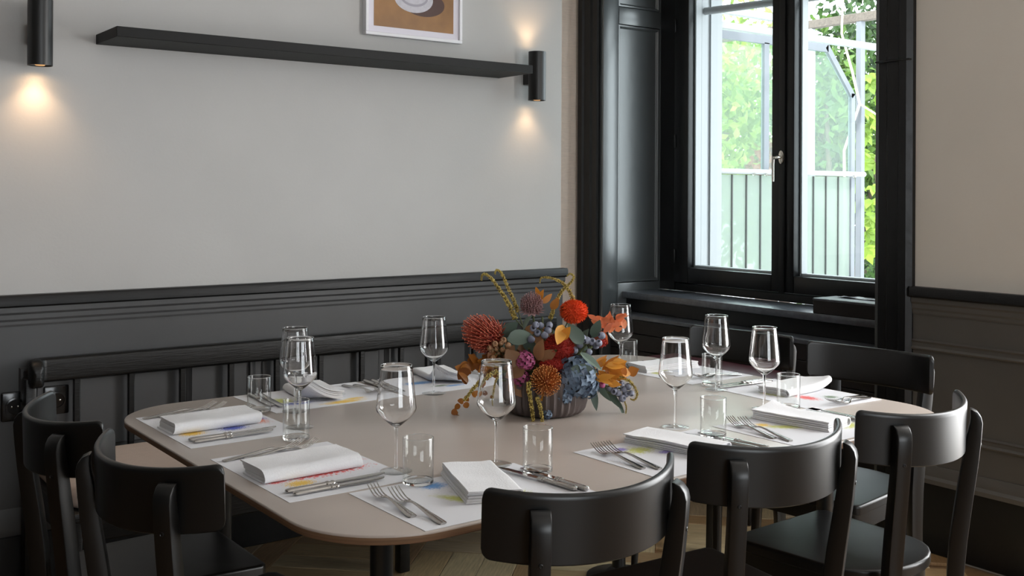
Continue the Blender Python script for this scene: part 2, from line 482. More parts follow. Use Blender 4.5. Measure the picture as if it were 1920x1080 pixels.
# left reveal: stiles and rails proud of recessed panels
mb = MB()
mb.box(XB, 4.16, NY1 - 0.006, NY1 + 0.001, 0.0, TOPZ)
rev = tag(mb.build('trim_8', M_reveal, smooth=False), 'glossy blue-black panelled reveal on the left side of the window', kind='structure')
y0r, y1r = NY1 - 0.024, NY1 - 0.006
for (x0, x1, z0, z1) in ((XB, 3.809, 0.0, TOPZ), (4.118, 4.16, 0.0, TOPZ), (3.809, 4.118, 0.0, 0.886), (3.809, 4.118, 2.273, 2.365)):
    mb = MB(); mb.bbox(x0, x1, y0r, y1r, z0, z1, 0.004, 2)
    mb.build('reveal_rail' if x1 - x0 > .2 else 'reveal_stile', M_reveal, rev)
mb = MB(); panel_frame(mb, 3.809, 4.118, 0.886, 2.273, NY1 - 0.006, 0.022, 0.012); mb.build('panel_moulding', M_reveal, rev, ang=30)
mb = MB(); panel_frame(mb, 3.809, 4.118, 2.365, TOPZ, NY1 - 0.006, 0.022, 0.012); mb.build('panel_moulding', M_reveal, rev, ang=30)
mb = MB(); mb.box(XB, 4.16, NY0 - 0.001, NY0 + 0.02, 0.0, TOPZ)
tag(mb.build('trim_9', M_reveal, smooth=False), 'black reveal on the right side of the window', kind='structure')
mb = MB(); mb.box(XB, 4.16, NY0, NY1, TOPZ - 0.02, TOPZ)
tag(mb.build('trim_10', M_reveal, smooth=False), 'black soffit over the window niche', kind='structure')

# sill, apron and boarded cover below it
SY0, SY1 = NY0 + 0.021, NY1 - 0.025
mb = MB(); mb.bbox(3.84, 4.12, SY0, SY1, 0.808, 0.842, 0.004, 2)
tag(mb.build('trim_11', M_sill), 'worn glossy black window sill', kind='structure')
mb = MB(); mb.bbox(3.868, 4.10, SY0, SY1, 0.736, 0.808, 0.003, 1)
tag(mb.build('trim_12', M_blackpaint), 'black apron board under the window sill', kind='structure')
mb = MB(); mb.bbox(3.745, 4.10, SY0, SY1, 0.715, 0.736, 0.003, 1)
cov = tag(mb.build('trim_13', M_sill), 'boarded black cover in the niche below the window', kind='structure')
zz = 0.715
for hgt in (0.075, 0.086, 0.086, 0.086, 0.086, 0.086, 0.086, 0.1):
    mb = MB(); mb.bbox(3.755, 3.775, SY0, SY1, zz - hgt + 0.003, zz, 0.003, 1)
    mb.build('board', M_cover, cov); zz -= hgt

# the two-leaf window
win = tag(empty('window_1', (4.13, 3.38, 0.842)), 'black two-leaf window looking out on trees', kind='structure')
def wpart(name, mb, mat, **k):
    o = mb.build(name, mat, None, **k)
    o.parent = win; o.matrix_parent_inverse = Matrix.Translation(win.location).inverted()
    return o
FX0, FX1 = 4.105, 4.175
WT = 2.70
CY = 3.352
for (y0, y1, z0, z1) in ((NY0 + 0.02, 2.58, 0.842, WT), (4.09, NY1 - 0.024, 0.842, WT), (2.58, 4.09, 0.842, 0.885), (2.58, 4.09, WT - 0.06, WT)):
    mb = MB(); mb.bbox(FX0 + 0.012, FX1, y0, y1, z0, z1, 0.004, 1)
    wpart('frame_member', mb, M_blackpaint)
for (a, b) in ((2.58, CY - 0.004), (CY + 0.004, 4.09)):
    s0, s1 = (a, b)
    leftp = a < 3
    p0 = s0 + (0.10 if leftp else 0.066)
    p1 = s1 - (0.063 if leftp else 0.105)
    for nm, (y0, y1, z0, z1) in (('sash_stile', (s0, p0, 0.888, WT - 0.06)), ('sash_stile', (p1, s1, 0.888, WT - 0.06)),
                                 ('sash_rail', (p0, p1, 0.888, 0.972)), ('sash_rail', (p0, p1, WT - 0.15, WT - 0.06))):
        mb = MB(); mb.bbox(FX0, FX1 - 0.004, y0, y1, z0, z1, 0.006, 2)
        wpart(nm, mb, M_blackpaint)
    mb = MB(); mb.box(FX0 + 0.032, FX0 + 0.036, p0, p1, 0.972, WT - 0.15)
    wpart('pane', mb, M_pane, smooth=False)
    # pale aluminium glazing bead seen behind the glass edge
    for (y0, y1, z0, z1) in ((p0, p0 + 0.012, 0.972, WT - 0.15), (p1 - 0.012, p1, 0.972, WT - 0.15), (p0 + 0.012, p1 - 0.012, 0.972, 0.984)):
        mb = MB(); mb.bbox(FX0 + 0.045, FX1 + 0.02, y0, y1, z0, z1, 0.002, 1)
        wpart('glazing_bead', mb, M_whitemetal)
mb = MB(); mb.bbox(FX0 - 0.010, FX0 + 0.01, CY - 0.018, CY + 0.018, 0.888, WT - 0.06, 0.004, 2)
wpart('meeting_strip', mb, M_blackpaint)
for z in (1.03, 1.65, 2.274):
    mb = MB(); mb.lathe([(0.005, z - 0.035), (0.006, z - 0.03), (0.006, z + 0.03), (0.005, z + 0.035)], 10, (FX0 - 0.002, 4.082, 0))
    wpart('hinge', mb, M_blackpaint)
# lever handle with oval rose
hz, hy = 1.545, CY - 0.002
mb = MB(); mb.lathe([(0.001, 0), (0.017, 0), (0.017, 0.008), (0.012, 0.011), (0.001, 0.011)], 20,
                    M=Matrix.Translation((FX0 - 0.010, hy, hz)) @ Matrix.Rotation(R(-90), 4, 'Y') @ Matrix.Diagonal((1.9, 1, 1, 1)))
hd = wpart('handle', mb, M_chrome)
mb = MB(); mb.tube([(FX0 - 0.018, hy, hz), (FX0 - 0.045, hy, hz), (FX0 - 0.052, hy + 0.006, hz - 0.004), (FX0 - 0.053, hy + 0.02, hz - 0.006)], 0.008, 10)
mb.tube([(FX0 - 0.053, hy + 0.016, hz + 0.004), (FX0 - 0.053, hy + 0.018, hz - 0.03), (FX0 - 0.052, hy + 0.018, hz - 0.118)], [0.009, 0.0075, 0.007], 10)
hl = wpart('handle_lever', mb, M_chrome)
# outside: white rendered reveal, roller tube
mb = MB()
for i, (x0, x1, d) in enumerate(((4.18, 4.205, 0.0), (4.205, 4.25, 0.012), (4.25, 4.272, 0.004), (4.272, 4.36, 0.016))):
    mb.box(x0, x1, 3.995 - d, 4.09, 0.80, WT)
tag(mb.build('trim_14', M_whitemetal, smooth=False), 'white shutter guide outside the left window leaf', kind='structure')
mb = MB(); mb.tube([(4.23, 3.98, 2.352), (4.23, 2.60, 2.30)], 0.02, 14)
tag(mb.build('awning_roller', M_whitemetal), 'pale grey round awning tube across the top of the window outside', 'awning roller')

# low burgundy bench in front of the niche
bb = tag(empty('window_bench', (3.52, 3.2, 0)), 'low dark burgundy padded bench standing under the window', 'bench')
mb = MB(); mb.bbox(-0.16, 0.16, -0.32, 0.45, 0.50, 0.60, 0.02, 3); mb.build('padded_seat', M_burg, bb)
mb = MB(); mb.bbox(-0.15, 0.15, -0.30, 0.43, 0.44, 0.50, 0.004, 1); mb.build('seat_frame', M_cover, bb)
for sx_ in (-1, 1):
    for sy_ in (-1, 1):
        mb = MB(); mb.bbox(sx_ * 0.13 - 0.02, sx_ * 0.13 + 0.02, 0.065 + sy_ * 0.33 - 0.02, 0.065 + sy_ * 0.33 + 0.02, 0.0, 0.44, 0.003, 1); mb.build('leg', M_cover, bb)

# black box left on the sill
t = tag(empty('storage_box', (3.92, 2.79, 0.842)), 'flat black box lying on the window sill', 'box')
mb = MB(); mb.bbox(-0.078, 0.085, -0.22, 0.178, 0.0, 0.058, 0.002, 1); mb.build('box_body', M_cover, t)
mb = MB(); mb.bbox(-0.080, 0.087, -0.222, 0.180, 0.056, 0.067, 0.003, 1); mb.build('lid', M_sill, t)
mb = MB()
pts = []
for i in range(9):
    for j in range(5):
        x = 0.02 + 0.014 * j; y = -0.16 + 0.036 * i
        pts.append((x, y, 0.069 + 0.012 * abs(noise.noise((i * .9, j * .8, 1)))))
mb.add(pts, [(i * 5 + j, i * 5 + j + 1, i * 5 + j + 6, i * 5 + j + 5) for i in range(8) for j in range(4)])
cr = mb.build('plastic_wrap', principled('clear_wrap', (0.5, 0.5, 0.52), 0.12, spec=0.8), None)
cr.parent = t

# plain leaf frames: the side window, and one added around the rear fill
def plain_window(name, label, boxes):
    e = tag(empty(name), label, kind='structure')
    for i, b in enumerate(boxes):
        mb = MB(); mb.bbox(*b, 0.004, 1); mb.build('frame_member', M_blackpaint, e)
plain_window('window_2', 'black window nearer the camera in the same wall', [(4.02, 4.08, 0.05, 0.13, 0.34, 2.65), (4.02, 4.08, 1.64, 1.72, 0.34, 2.65), (4.02, 4.08, 0.855, 0.915, 0.40, 2.57), (4.02, 4.08, 0.13, 1.64, 0.34, 0.40), (4.02, 4.08, 0.13, 1.64, 2.57, 2.65)])
plain_window('added_rear_window', 'black window frame added behind the camera around the fill light', [(-0.75, -0.67, -4.12, -4.04, 0.75, 2.65), (1.87, 1.95, -4.12, -4.04, 0.75, 2.65), (0.56, 0.64, -4.12, -4.04, 0.83, 2.57), (-0.67, 1.87, -4.12, -4.04, 0.75, 0.83), (-0.67, 1.87, -4.12, -4.04, 2.57, 2.65)])

# ------------------------------------------------------------------ shelf, sconces, picture
mb = MB(); mb.bbox(1.038, 2.80, 3.648, YA, 1.886, 1.921, 0.0012, 1)
tag(mb.build('wall_shelf', M_shelf), 'long black floating shelf on the grey wall', 'shelf')

def sconce(x, label, power):
    e = tag(empty('wall_sconce', (x, 3.818, 1.788)), label, 'wall lamp', 'black cylinder wall sconces')
    r, h = 0.040, 0.222
    mb = MB()
    n = 32
    prof = [(r - 0.003, 0.02), (r - 0.003, 0.0), (r, 0.0), (r, h), (r - 0.003, h), (r - 0.003, h - 0.02)]
    mb.lathe(prof, n, cap0=False, cap1=False)
    body = mb.build('cylinder_shade', M_metalblk, e, ang=30)
    mb = MB(); mb.bbox(-0.02, 0.02, r - 0.004, 0.082, h / 2 - 0.035, h / 2 + 0.035, 0.003, 1)
    mb.build('wall_mount', M_metalblk, e)
    for z, d in ((0.004, -1), (h - 0.004, 1)):
        mb = MB(); mb.lathe([(r - 0.004, z), (r - 0.004, z - d * 0.004)], n); mb.build('baffle', M_metalblk, e)
        mb = MB(); mb.lathe([(0.017, z + d * 0.0005), (0.014, z + d * 0.004)], 16); mb.build('lamp_lens', M_bulb, e)
        l = bpy.data.lights.new('sconce_beam', 'SPOT')
        l.energy = 0.8 * power; l.color = (1.0, 0.66, 0.36)
        l.spot_size = R(168); l.spot_blend = 1.0; l.shadow_soft_size = 0.012
        lo = bpy.data.objects.new('sconce_beam', l); C.objects.link(lo); lo.parent = e
        lo.location = (0, 0.034, z + d * 0.010)
        lo.rotation_euler = (0, 0, 0) if d < 0 else (PI, 0, 0)
        l2 = bpy.data.lights.new('sconce_throw', 'SPOT'); l2.energy = 4.2 * power; l2.color = (1.0, 0.66, 0.38)
        l2.spot_size = R(104); l2.spot_blend = 1.0; l2.shadow_soft_size = 0.012
        l3 = bpy.data.objects.new('sconce_throw', l2); C.objects.link(l3); l3.parent = e
        l3.location = (0, 0.020, z + d * 0.008); l3.rotation_euler = lo.rotation_euler
    return e
sconce(0.835, 'black cylinder wall lamp left of the long shelf', 1.0)
sconce(2.955, 'black cylinder wall lamp at the right end of the long shelf', 0.5)

pe = tag(empty('framed_picture', (2.342, YA, 2.02)), 'white framed still life print of a cup and saucer above the shelf', 'picture')
x0, x1, z0, z1 = -0.239, 0.239, 0.0, 0.62
for (a, b, c_, d_) in ((x0, x1, z0, z0 + 0.014), (x0, x1, z1 - 0.014, z1), (x0, x0 + 0.014, z0 + 0.014, z1 - 0.014), (x1 - 0.014, x1, z0 + 0.014, z1 - 0.014)):
    mb = MB(); mb.bbox(a, b, -0.028, 0, c_, d_, 0.0015, 1); mb.build('frame_bar', M_frame, pe)
mb = MB(); mb.box(x0 + 0.014, x1 - 0.014, -0.018, -0.004, z0 + 0.014, z1 - 0.014); mb.build('mat_board', M_matboard, pe, smooth=False)
mb = MB(); mb.box(x0 + 0.042, x1 - 0.042, -0.0192, -0.0175, z0 + 0.040, z1 - 0.042); pr = mb.build('print', M_print, pe, smooth=False)
def disc(name, cx, cz, rx, rz, y, mat, par, n=40):
    mb = MB(); mb.loft([[(cx + rx * math.cos(2 * PI * k / n), yy, cz + rz * math.sin(2 * PI * k / n)) for k in range(n)] for yy in (y + 0.0003, y)])
    return mb.build(name, mat, par)
disc('printed_shadow', 0.045, 0.155, 0.105, 0.055, -0.0195, M_printshadow, pr)
disc('printed_saucer', -0.005, 0.172, 0.096, 0.060, -0.0199, M_saucer, pr)
disc('printed_saucer_ring', -0.004, 0.180, 0.070, 0.042, -0.0203, M_saucer2, pr)
disc('printed_saucer_well', -0.004, 0.184, 0.062, 0.036, -0.0207, M_saucer, pr)
disc('printed_cup', 0.004, 0.225, 0.050, 0.065, -0.0211, M_saucer, pr)
disc('printed_cup_mark', 0.006, 0.200, 0.020, 0.028, -0.0215, M_saucer2, pr)

# ------------------------------------------------------------------ sockets on the panelling behind the bench
def socket(x, z, label):
    e = tag(empty('wall_socket', (x, YA - 0.016, z)), label, 'socket', 'black wall sockets behind the bench')
    mb = MB(); mb.bbox(-0.042, 0.042, -0.012, 0, -0.05, 0.05, 0.006, 2); mb.build('cover_plate', M_socket, e)
    rot = Matrix.Translation((0, -0.012, 0)) @ Matrix.Rotation(R(90), 4, 'X')
    mb = MB(); mb.lathe([(0.030, 0), (0.030, 0.006), (0.025, 0.007), (0.024, 0.002), (0.0005, 0.002)], 24, M=rot, cap0=False); mb.build('socket_well', M_socket, e)
    for sx in (-1, 1):
        mb = MB(); mb.lathe([(0.003, 0.001), (0.003, 0.005), (0.0005, 0.006)], 8, (sx * 0.010, 0, 0), M=rot); mb.build('contact', M_chrome, e)
socket(0.772, 0.636, 'black wall socket left of the bench end post')
socket(0.905, 0.643, 'black wall socket behind the bench spindles')

# ------------------------------------------------------------------ bench
be = tag(empty('bench', (1.9, 3.5, 0)), 'black wooden spindle-back bench along the panelled wall', 'bench')
def bpart(name, mb, mat, **k):
    o = mb.build(name, mat, None, **k); o.parent = be
    o.matrix_parent_inverse = Matrix.Translation(be.location).inverted(); return o
BX0, BX1, BY = 0.805, 3.08, 3.845
def rrect(w, h, r, n=4):
    pts = []
    for cx, cy, a0 in ((w / 2 - r, h / 2 - r, 0), (-w / 2 + r, h / 2 - r, 90), (-w / 2 + r, -h / 2 + r, 180), (w / 2 - r, -h / 2 + r, 270)):
        for k in range(n + 1):
            a = R(a0 + 90 * k / n); pts.append((cx + r * math.cos(a), cy + r * math.sin(a)))
    return pts
# top rail with an elbow that turns forward and down at the left end
sec = rrect(0.044, 0.080, 0.011)
loops = []
for x in (BX1, 2.5, 1.5, BX0 + 0.06): loops.append([(x, BY + a, 0.756 + b) for a, b in sec])
for k in range(1, 7):
    a = R(90 * k / 6)
    cxr, cyr = BX0 + 0.06, BY - 0.045
    loops.append([(cxr - (0.045 + p) * math.sin(a), cyr + (0.045 + p) * math.cos(a), 0.756 + q * (1 + 0.05 * k / 6)) for p, q in sec])
last = loops[-1]
loops.append([(x, y - 0.03, z - 0.006) for x, y, z in last])
cen = sum((Vector(p) for p in loops[-1]), Vector()) / len(sec)
loops.append([tuple(cen + (Vector(p) - cen) * 0.7 + Vector((0, -0.014, -0.004))) for p in loops[-1]])
loops.append([tuple(cen + (Vector(p) - cen) * 0.25 + Vector((0, -0.019, -0.004))) for p in loops[-2]])
mb = MB(); mb.loft(loops); bpart('top_rail', mb, M_bench, ang=60)
for k in range(12):
    x = 0.964 + 0.1853 * k
    mb = MB(); mb.bbox(x - 0.011, x + 0.011, BY - 0.009, BY + 0.009, 0.44, 0.725, 0.003, 1); bpart('spindle', mb, M_bench)
mb = MB(); mb.bbox(0.79, 0.826, BY - 0.045, BY + 0.012, 0.0, 0.735, 0.006, 2); bpart('end_post', mb, M_bench)
mb = MB(); mb.bbox(BX1 - 0.03, BX1, BY - 0.045, BY + 0.012, 0.0, 0.72, 0.006, 2); bpart('end_post', mb, M_bench)
mb = MB(); mb.bbox(0.80, BX1, 3.26, BY - 0.01, 0.385, 0.415, 0.006, 2); bpart('seat_board', mb, M_bench)
mb = MB(); mb.bbox(0.80, BX1, 3.30, 3.325, 0.31, 0.385, 0.004, 1); bpart('front_apron', mb, M_bench)
mb = MB(); mb.bbox(0.795, 0.82, 3.27, BY - 0.045, 0.33, 0.412, 0.006, 2); bpart('side_rail', mb, M_bench)
for x in (0.80, 1.93, BX1 - 0.045):
    mb = MB(); mb.bbox(x, x + 0.042, 3.28, 3.322, 0.0, 0.385, 0.005, 2); bpart('leg', mb, M_bench)
# seat pad on the bench's left end
def pad(name, x0, x1, y0, y1, z0, z1, mat):
    mb = MB(); n = 22; m = 16
    loops = []
    for j in range(m + 1):
        a = -PI / 2 + PI * j / m
        s_ = math.cos(a) ** 0.45 if abs(math.cos(a)) > 1e-6 else 0.0
        zz_ = (z0 + z1) / 2 + (z1 - z0) / 2 * math.sin(a)
        ins = 0.028 * (1 - s_)
        loops.append([((x0 + x1) / 2 + px, (y0 + y1) / 2 + py, zz_) for px, py in rrect(x1 - x0 - 2 * ins, y1 - y0 - 2 * ins, 0.05)])
    mb.loft(loops)
    return mb.build(name, mat)
tag(pad('seat_cushion', 0.815, 1.235, 3.28, 3.80, 0.4155, 0.478, M_cushion), 'beige fabric seat cushion on the left end of the bench', 'cushion')

# ------------------------------------------------------------------ table
TX0, TX1, TY0, TY1, TZ = 0.844, 2.796, 1.630, 3.062, 0.75
tb = tag(empty('dining_table', ((TX0 + TX1) / 2, (TY0 + TY1) / 2, 0)), 'large greige dining table with rounded corners, laid for nine', 'table')
cxm, cym = (TX0 + TX1) / 2, (TY0 + TY1) / 2
mb = MB()
P = rrect(TX1 - TX0, TY1 - TY0, 0.21, 14)
def shrink(i): return rrect(TX1 - TX0 - 2 * i, TY1 - TY0 - 2 * i, 0.21 - i, 14)
mb.loft([[(x, y, z) for x, y in shrink(i)] for i, z in ((0.0, 0.7475), (0.0006, 0.7492), (0.0025, 0.75))], cap0=False)
mb.loft([[(x, y, 0.7475) for x, y in shrink(0)], [(x, y, 0.7455) for x, y in shrink(0)]], False, False)
top = mb.build('table_top', M_laminate, tb, ang=60)
mb = MB(); mb.loft([[(x, y, z) for x, y in shrink(i)] for i, z in ((0.016, 0.7285), (0.003, 0.7315), (0.0, 0.734), (0.0, 0.7455))])
mb.build('plywood_edge', M_ply, tb, ang=60)
for (px, py) in ((1.085, 1.92), (1.085, 2.80), (2.545, 1.92), (2.545, 2.80)):
    mb = MB()
    mb.lathe([(0.024, 0.0), (0.024, 0.685), (0.032, 0.695), (0.085, 0.712), (0.095, 0.7283)], 24, (px - cxm, py - cym, 0.0))
    mb.lathe([(0.115, 0.0), (0.115, 0.008), (0.05, 0.02), (0.026, 0.04)], 28, (px - cxm, py - cym, 0.0))
    mb.build('pedestal_leg', M_metalblk, tb, ang=40)

# ------------------------------------------------------------------ chairs
def make_chair():
    e = empty('dining_chair')
    # seat: straight front, sides tapering into a rounded back
    def seat_outline(k=1.0):
        pts = [(-0.200, 0.205), (0.200, 0.205)]
        cor = []
        for sx in (1,):
            pass
        side = []
        for i in range(15):
            a = i / 14 * PI
            side.append((0.185 * math.cos(a), -0.055 - 0.155 * math.sin(a) ** 0.85 if 0 < i < 14 else -0.055))
        out = [(-0.188, 0.207), (0.188, 0.207), (0.202, 0.193)] + side + [(-0.202, 0.193)]
        return [(x * k, y * k) for x, y in out]
    mb = MB()
    so = seat_outline()
    def sc(i): return [(x * (1 - i / 0.2), y * (1 - i / 0.2)) for x, y in so]
    mb.loft([[(x, y, z) for x, y in sc(i)] for i, z in ((0.004, 0.436), (0.0, 0.439), (0.0, 0.443), (0.0, 0.456), (0.0, 0.460), (0.002, 0.4638), (0.005, 0.465), (0.010, 0.465), (0.05, 0.463), (0.12, 0.461))])
    mb.build('seat', M_chair, e, ang=50)
    mb = MB()
    mb.loft([[(x, y, z) for x, y in sc(0.012)] for z in (0.385, 0.436)])
    mb.build('seat_apron', M_chair, e, ang=50)
    # curved back
    Rr, th, h0, h1 = 0.285, 0.013, 0.742, 0.866
    half = math.asin(0.2225 / Rr)
    loops = []; N = 38
    for i in range(N + 1):
        t_ = i / N
        t_ = ((0, .004, .010, .018, .028, .04)[i] if i < 6 else (1 - (0, .004, .010, .018, .028, .04)[N - i] if i > N - 6 else .04 + .92 * (i - 5) / (N - 10)))
        a = -half + 2 * half * t_
        edge = min(t_, 1 - t_) * 2 * half * Rr
        rc = 0.016
        cut = rc - math.sqrt(max(0, rc * rc - max(0, rc - edge) ** 2)) if edge < rc else 0
        za, zb = h0 + cut, h1 - cut
        lp = []
        for (dr, zz_) in ((-th / 2, za + .010), (-th / 2, za + .004), (-th / 2 * .5, za + .0008), (th / 2 * .5, za + .0008), (th / 2, za + .004), (th / 2, za + .010), (th / 2, (za + zb) / 2), (th / 2, zb - .011), (th / 2, zb - .005), (th / 2 * .6, zb - .001), (0, zb), (-th / 2 * .6, zb - .001), (-th / 2, zb - .005), (-th / 2, zb - .011), (-th / 2, (za + zb) / 2)):
            rr = Rr + dr
            yb = -0.005 - rr * math.cos(a)
            lp.append((rr * math.sin(a), yb - 0.03 * (zz_ - 0.80), zz_ + 0.14 * (yb + 0.183)))
        loops.append(lp)
    mb = MB(); mb.loft(loops); mb.build('backrest', M_chair, e, ang=45)
    # rear legs: flat bent posts outside the backrest with rounded tops
    for sx in (-1, 1):
        aa = math.asin(0.150 / Rr)
        prof = []   # centre line in (outward offset from back face, z)
        zs = [0.0, 0.15, 0.30, 0.42, 0.50, 0.60, 0.70, 0.76, 0.80, 0.815, 0.827, 0.8325]
        outw = [-0.012, -0.020, -0.027, -0.028, -0.024, -0.014, -0.002, 0.004, 0.0085, 0.0070, 0.002, -0.004]
        thk = [0.028, 0.032, 0.037, 0.040, 0.041, 0.040, 0.037, 0.034, 0.0285, 0.024, 0.016, 0.004]
        loops = []
        wv = 0.0175
        nx, ny = sx * math.sin(aa), -math.cos(aa)
        tx, ty = -ny, nx
        for z_, o_, k_ in zip(zs, outw, thk):
            rr = Rr + th / 2 + 0.0135 + o_
            bx, by = nx * rr, -0.005 + ny * rr - 0.03 * (z_ - 0.79)
            lp = []
            for (p, q) in rrect(2 * wv, max(k_, 0.004), min(0.0028, k_ * .4), 2):
                lp.append((bx + tx * p + nx * q, by + ty * p + ny * q, z_))
            loops.append(lp)
        mb = MB(); mb.loft(loops); lg = mb.build('rear_leg', M_chair, e, ang=40)
        for zz_ in (0.79, 0.745):
            rr = Rr + th / 2 + 0.0135 + 0.0075 + 0.0135
            bx, by = nx * rr, -0.005 + ny * rr - 0.03 * (zz_ - 0.79)
            rot = Matrix.Translation((bx, by, zz_)) @ Vector((nx, ny, 0)).to_track_quat('Z', 'Y').to_matrix().to_4x4()
            mb = MB(); mb.lathe([(0.0045, -0.002), (0.0045, 0.0005), (0.003, 0.0012), (0.002, 0.0002)], 10, M=rot)
            mb.build('screw', M_chair, lg)
    for sx in (-1, 1):
        mb = MB(); mb.tube([(sx * 0.178, 0.195, 0.0), (sx * 0.172, 0.185, 0.2), (sx * 0.166, 0.175, 0.436)], [0.011, 0.0145, 0.0175], 14)
        mb.build('front_leg', M_chair, e, ang=50)
    return e
proto = make_chair()
CH = [  # x, y, heading, label
    (1.255, 1.664, 0.0, 'black bent-back chair nearest the camera, leftmost of three along the near side'),
    (1.800, 1.685, -4.0, 'black bent-back chair in the middle of the near side of the table'),
    (2.325, 1.700, 2.0, 'black bent-back chair at the right end of the near side, nearest the dark panelling'),
    (0.840, 2.610, -90.0, 'black bent-back chair at the left end of the table, nearer the bench'),
    (0.874, 2.130, -80.0, 'black bent-back chair at the left end of the table, nearer the camera'),
    (2.805, 2.078, 95.0, 'black bent-back chair at the window end, the right one of two'),
    (2.797, 2.610, 97.0, 'black bent-back chair at the window end, partly hidden behind the wine glasses'),
]
for i, (x, y, hd_, lab) in enumerate(CH):
    o = proto if i == 0 else copy_tree(proto)
    o.location = (x, y, 0); o.rotation_euler = (0, 0, R(hd_))
    tag(o, lab, 'chair', 'black dining chairs around the table')

# ------------------------------------------------------------------ place settings
# each diner's frame: centre of the mat, heading (direction the diner faces)
SET = {
    'L1': dict(c=(1.032, 2.702), h=-90, who='at the left end, bench side'),
    'L2': dict(c=(1.037, 2.156), h=-90, who='at the left end, camera side'),
    'F1': dict(c=(1.226, 1.786), h=0, who='at the nearest chair'),
    'F2': dict(c=(1.822, 1.788), h=0, who='at the middle near-side chair'),
    'F3': dict(c=(2.302, 1.790), h=0, who='at the right near-side chair'),
    'R2': dict(c=(2.640, 2.110), h=90, who='at the window end, camera side'),
    'R1': dict(c=(2.640, 2.610), h=90, who='at the window end, bench side'),
    'B1': dict(c=(1.425, 2.905), h=180, who='on the bench side, far left'),
    'B2': dict(c=(1.858, 2.905), h=180, who='on the bench side, beside the flowers'),
}
def frame_of(k):
    s = SET[k]
    return Matrix.Translation((s['c'][0], s['c'][1], TZ)) @ Matrix.Rotation(R(s['h']), 4, 'Z')

# ---- paper mats with children's-crayon style marks, each with its own drawing
def mat_material(name, blobs):
    m = bpy.data.materials.new(name); m.use_nodes = True
    nt = m.node_tree; b = nt.nodes['Principled BSDF']
    b.inputs['Roughness'].default_value = 0.75
    tc = nt.nodes.new('ShaderNodeTexCoord')
    col = None
    base = nt.nodes.new('ShaderNodeRGB'); base.outputs[0].default_value = (0.70, 0.70, 0.73, 1)
    prev = base.outputs[0]
    for i, (x, y, rx, ry, ang, c, dens) in enumerate(blobs):
        mp = nt.nodes.new('ShaderNodeMapping'); mp.vector_type = 'TEXTURE'
        mp.inputs['Location'].default_value = (x, y, 0)
        mp.inputs['Rotation'].default_value = (0, 0, R(ang))
        mp.inputs['Scale'].default_value = (rx, ry, 1)
        nt.links.new(tc.outputs['Object'], mp.inputs['Vector'])
        sp = nt.nodes.new('ShaderNodeSeparateXYZ'); nt.links.new(mp.outputs[0], sp.inputs[0])
        cb = nt.nodes.new('ShaderNodeCombineXYZ')
        nt.links.new(sp.outputs[0], cb.inputs[0]); nt.links.new(sp.outputs[1], cb.inputs[1])
        ln = nt.nodes.new('ShaderNodeVectorMath'); ln.operation = 'LENGTH'
        nt.links.new(cb.outputs[0], ln.inputs[0])
        ns = nt.nodes.new('ShaderNodeTexNoise'); ns.inputs['Scale'].default_value = 5.5; ns.inputs['Detail'].default_value = 6
        ns.inputs['Roughness'].default_value = 0.7
        mq = nt.nodes.new('ShaderNodeMapping'); mq.inputs['Scale'].default_value = (0.7, 3.2, 1); mq.inputs['Location'].default_value = (i * 3.1 + x * 20, y * 31, 0)
        nt.links.new(mp.outputs[0], mq.inputs['Vector']); nt.links.new(mq.outputs[0], ns.inputs['Vector'])
        ad = nt.nodes.new('ShaderNodeMath'); ad.operation = 'MULTIPLY_ADD'
        nt.links.new(ns.outputs['Fac'], ad.inputs[0]); ad.inputs[1].default_value = -3.6; ad.inputs[2].default_value = 1.8 - dens
        s2 = nt.nodes.new('ShaderNodeMath'); s2.operation = 'ADD'
        nt.links.new(ln.outputs['Value'], s2.inputs[0]); nt.links.new(ad.outputs[0], s2.inputs[1])
        mr = nt.nodes.new('ShaderNodeMapRange'); mr.inputs['From Min'].default_value = 0.55; mr.inputs['From Max'].default_value = 0.85
        mr.inputs['To Min'].default_value = 0.92; mr.inputs['To Max'].default_value = 0.0
        nt.links.new(s2.outputs[0], mr.inputs['Value'])
        mx = nt.nodes.new('ShaderNodeMix'); mx.data_type = 'RGBA'
        nt.links.new(mr.outputs[0], mx.inputs['Factor'])
        nt.links.new(prev, mx.inputs[6]); mx.inputs[7].default_value = (*c, 1)
        prev = mx.outputs[2]
    nt.links.new(prev, b.inputs['Base Color'])
    return m
RED, YEL, BLU, GRN, ORG = (0.70, 0.06, 0.05), (0.80, 0.50, 0.03), (0.04, 0.07, 0.42), (0.09, 0.16, 0.07), (0.72, 0.18, 0.08)
LIME, SKY, VIO, GREY = (0.50, 0.52, 0.10), (0.08, 0.27, 0.60), (0.20, 0.15, 0.45), (0.45, 0.46, 0.44)
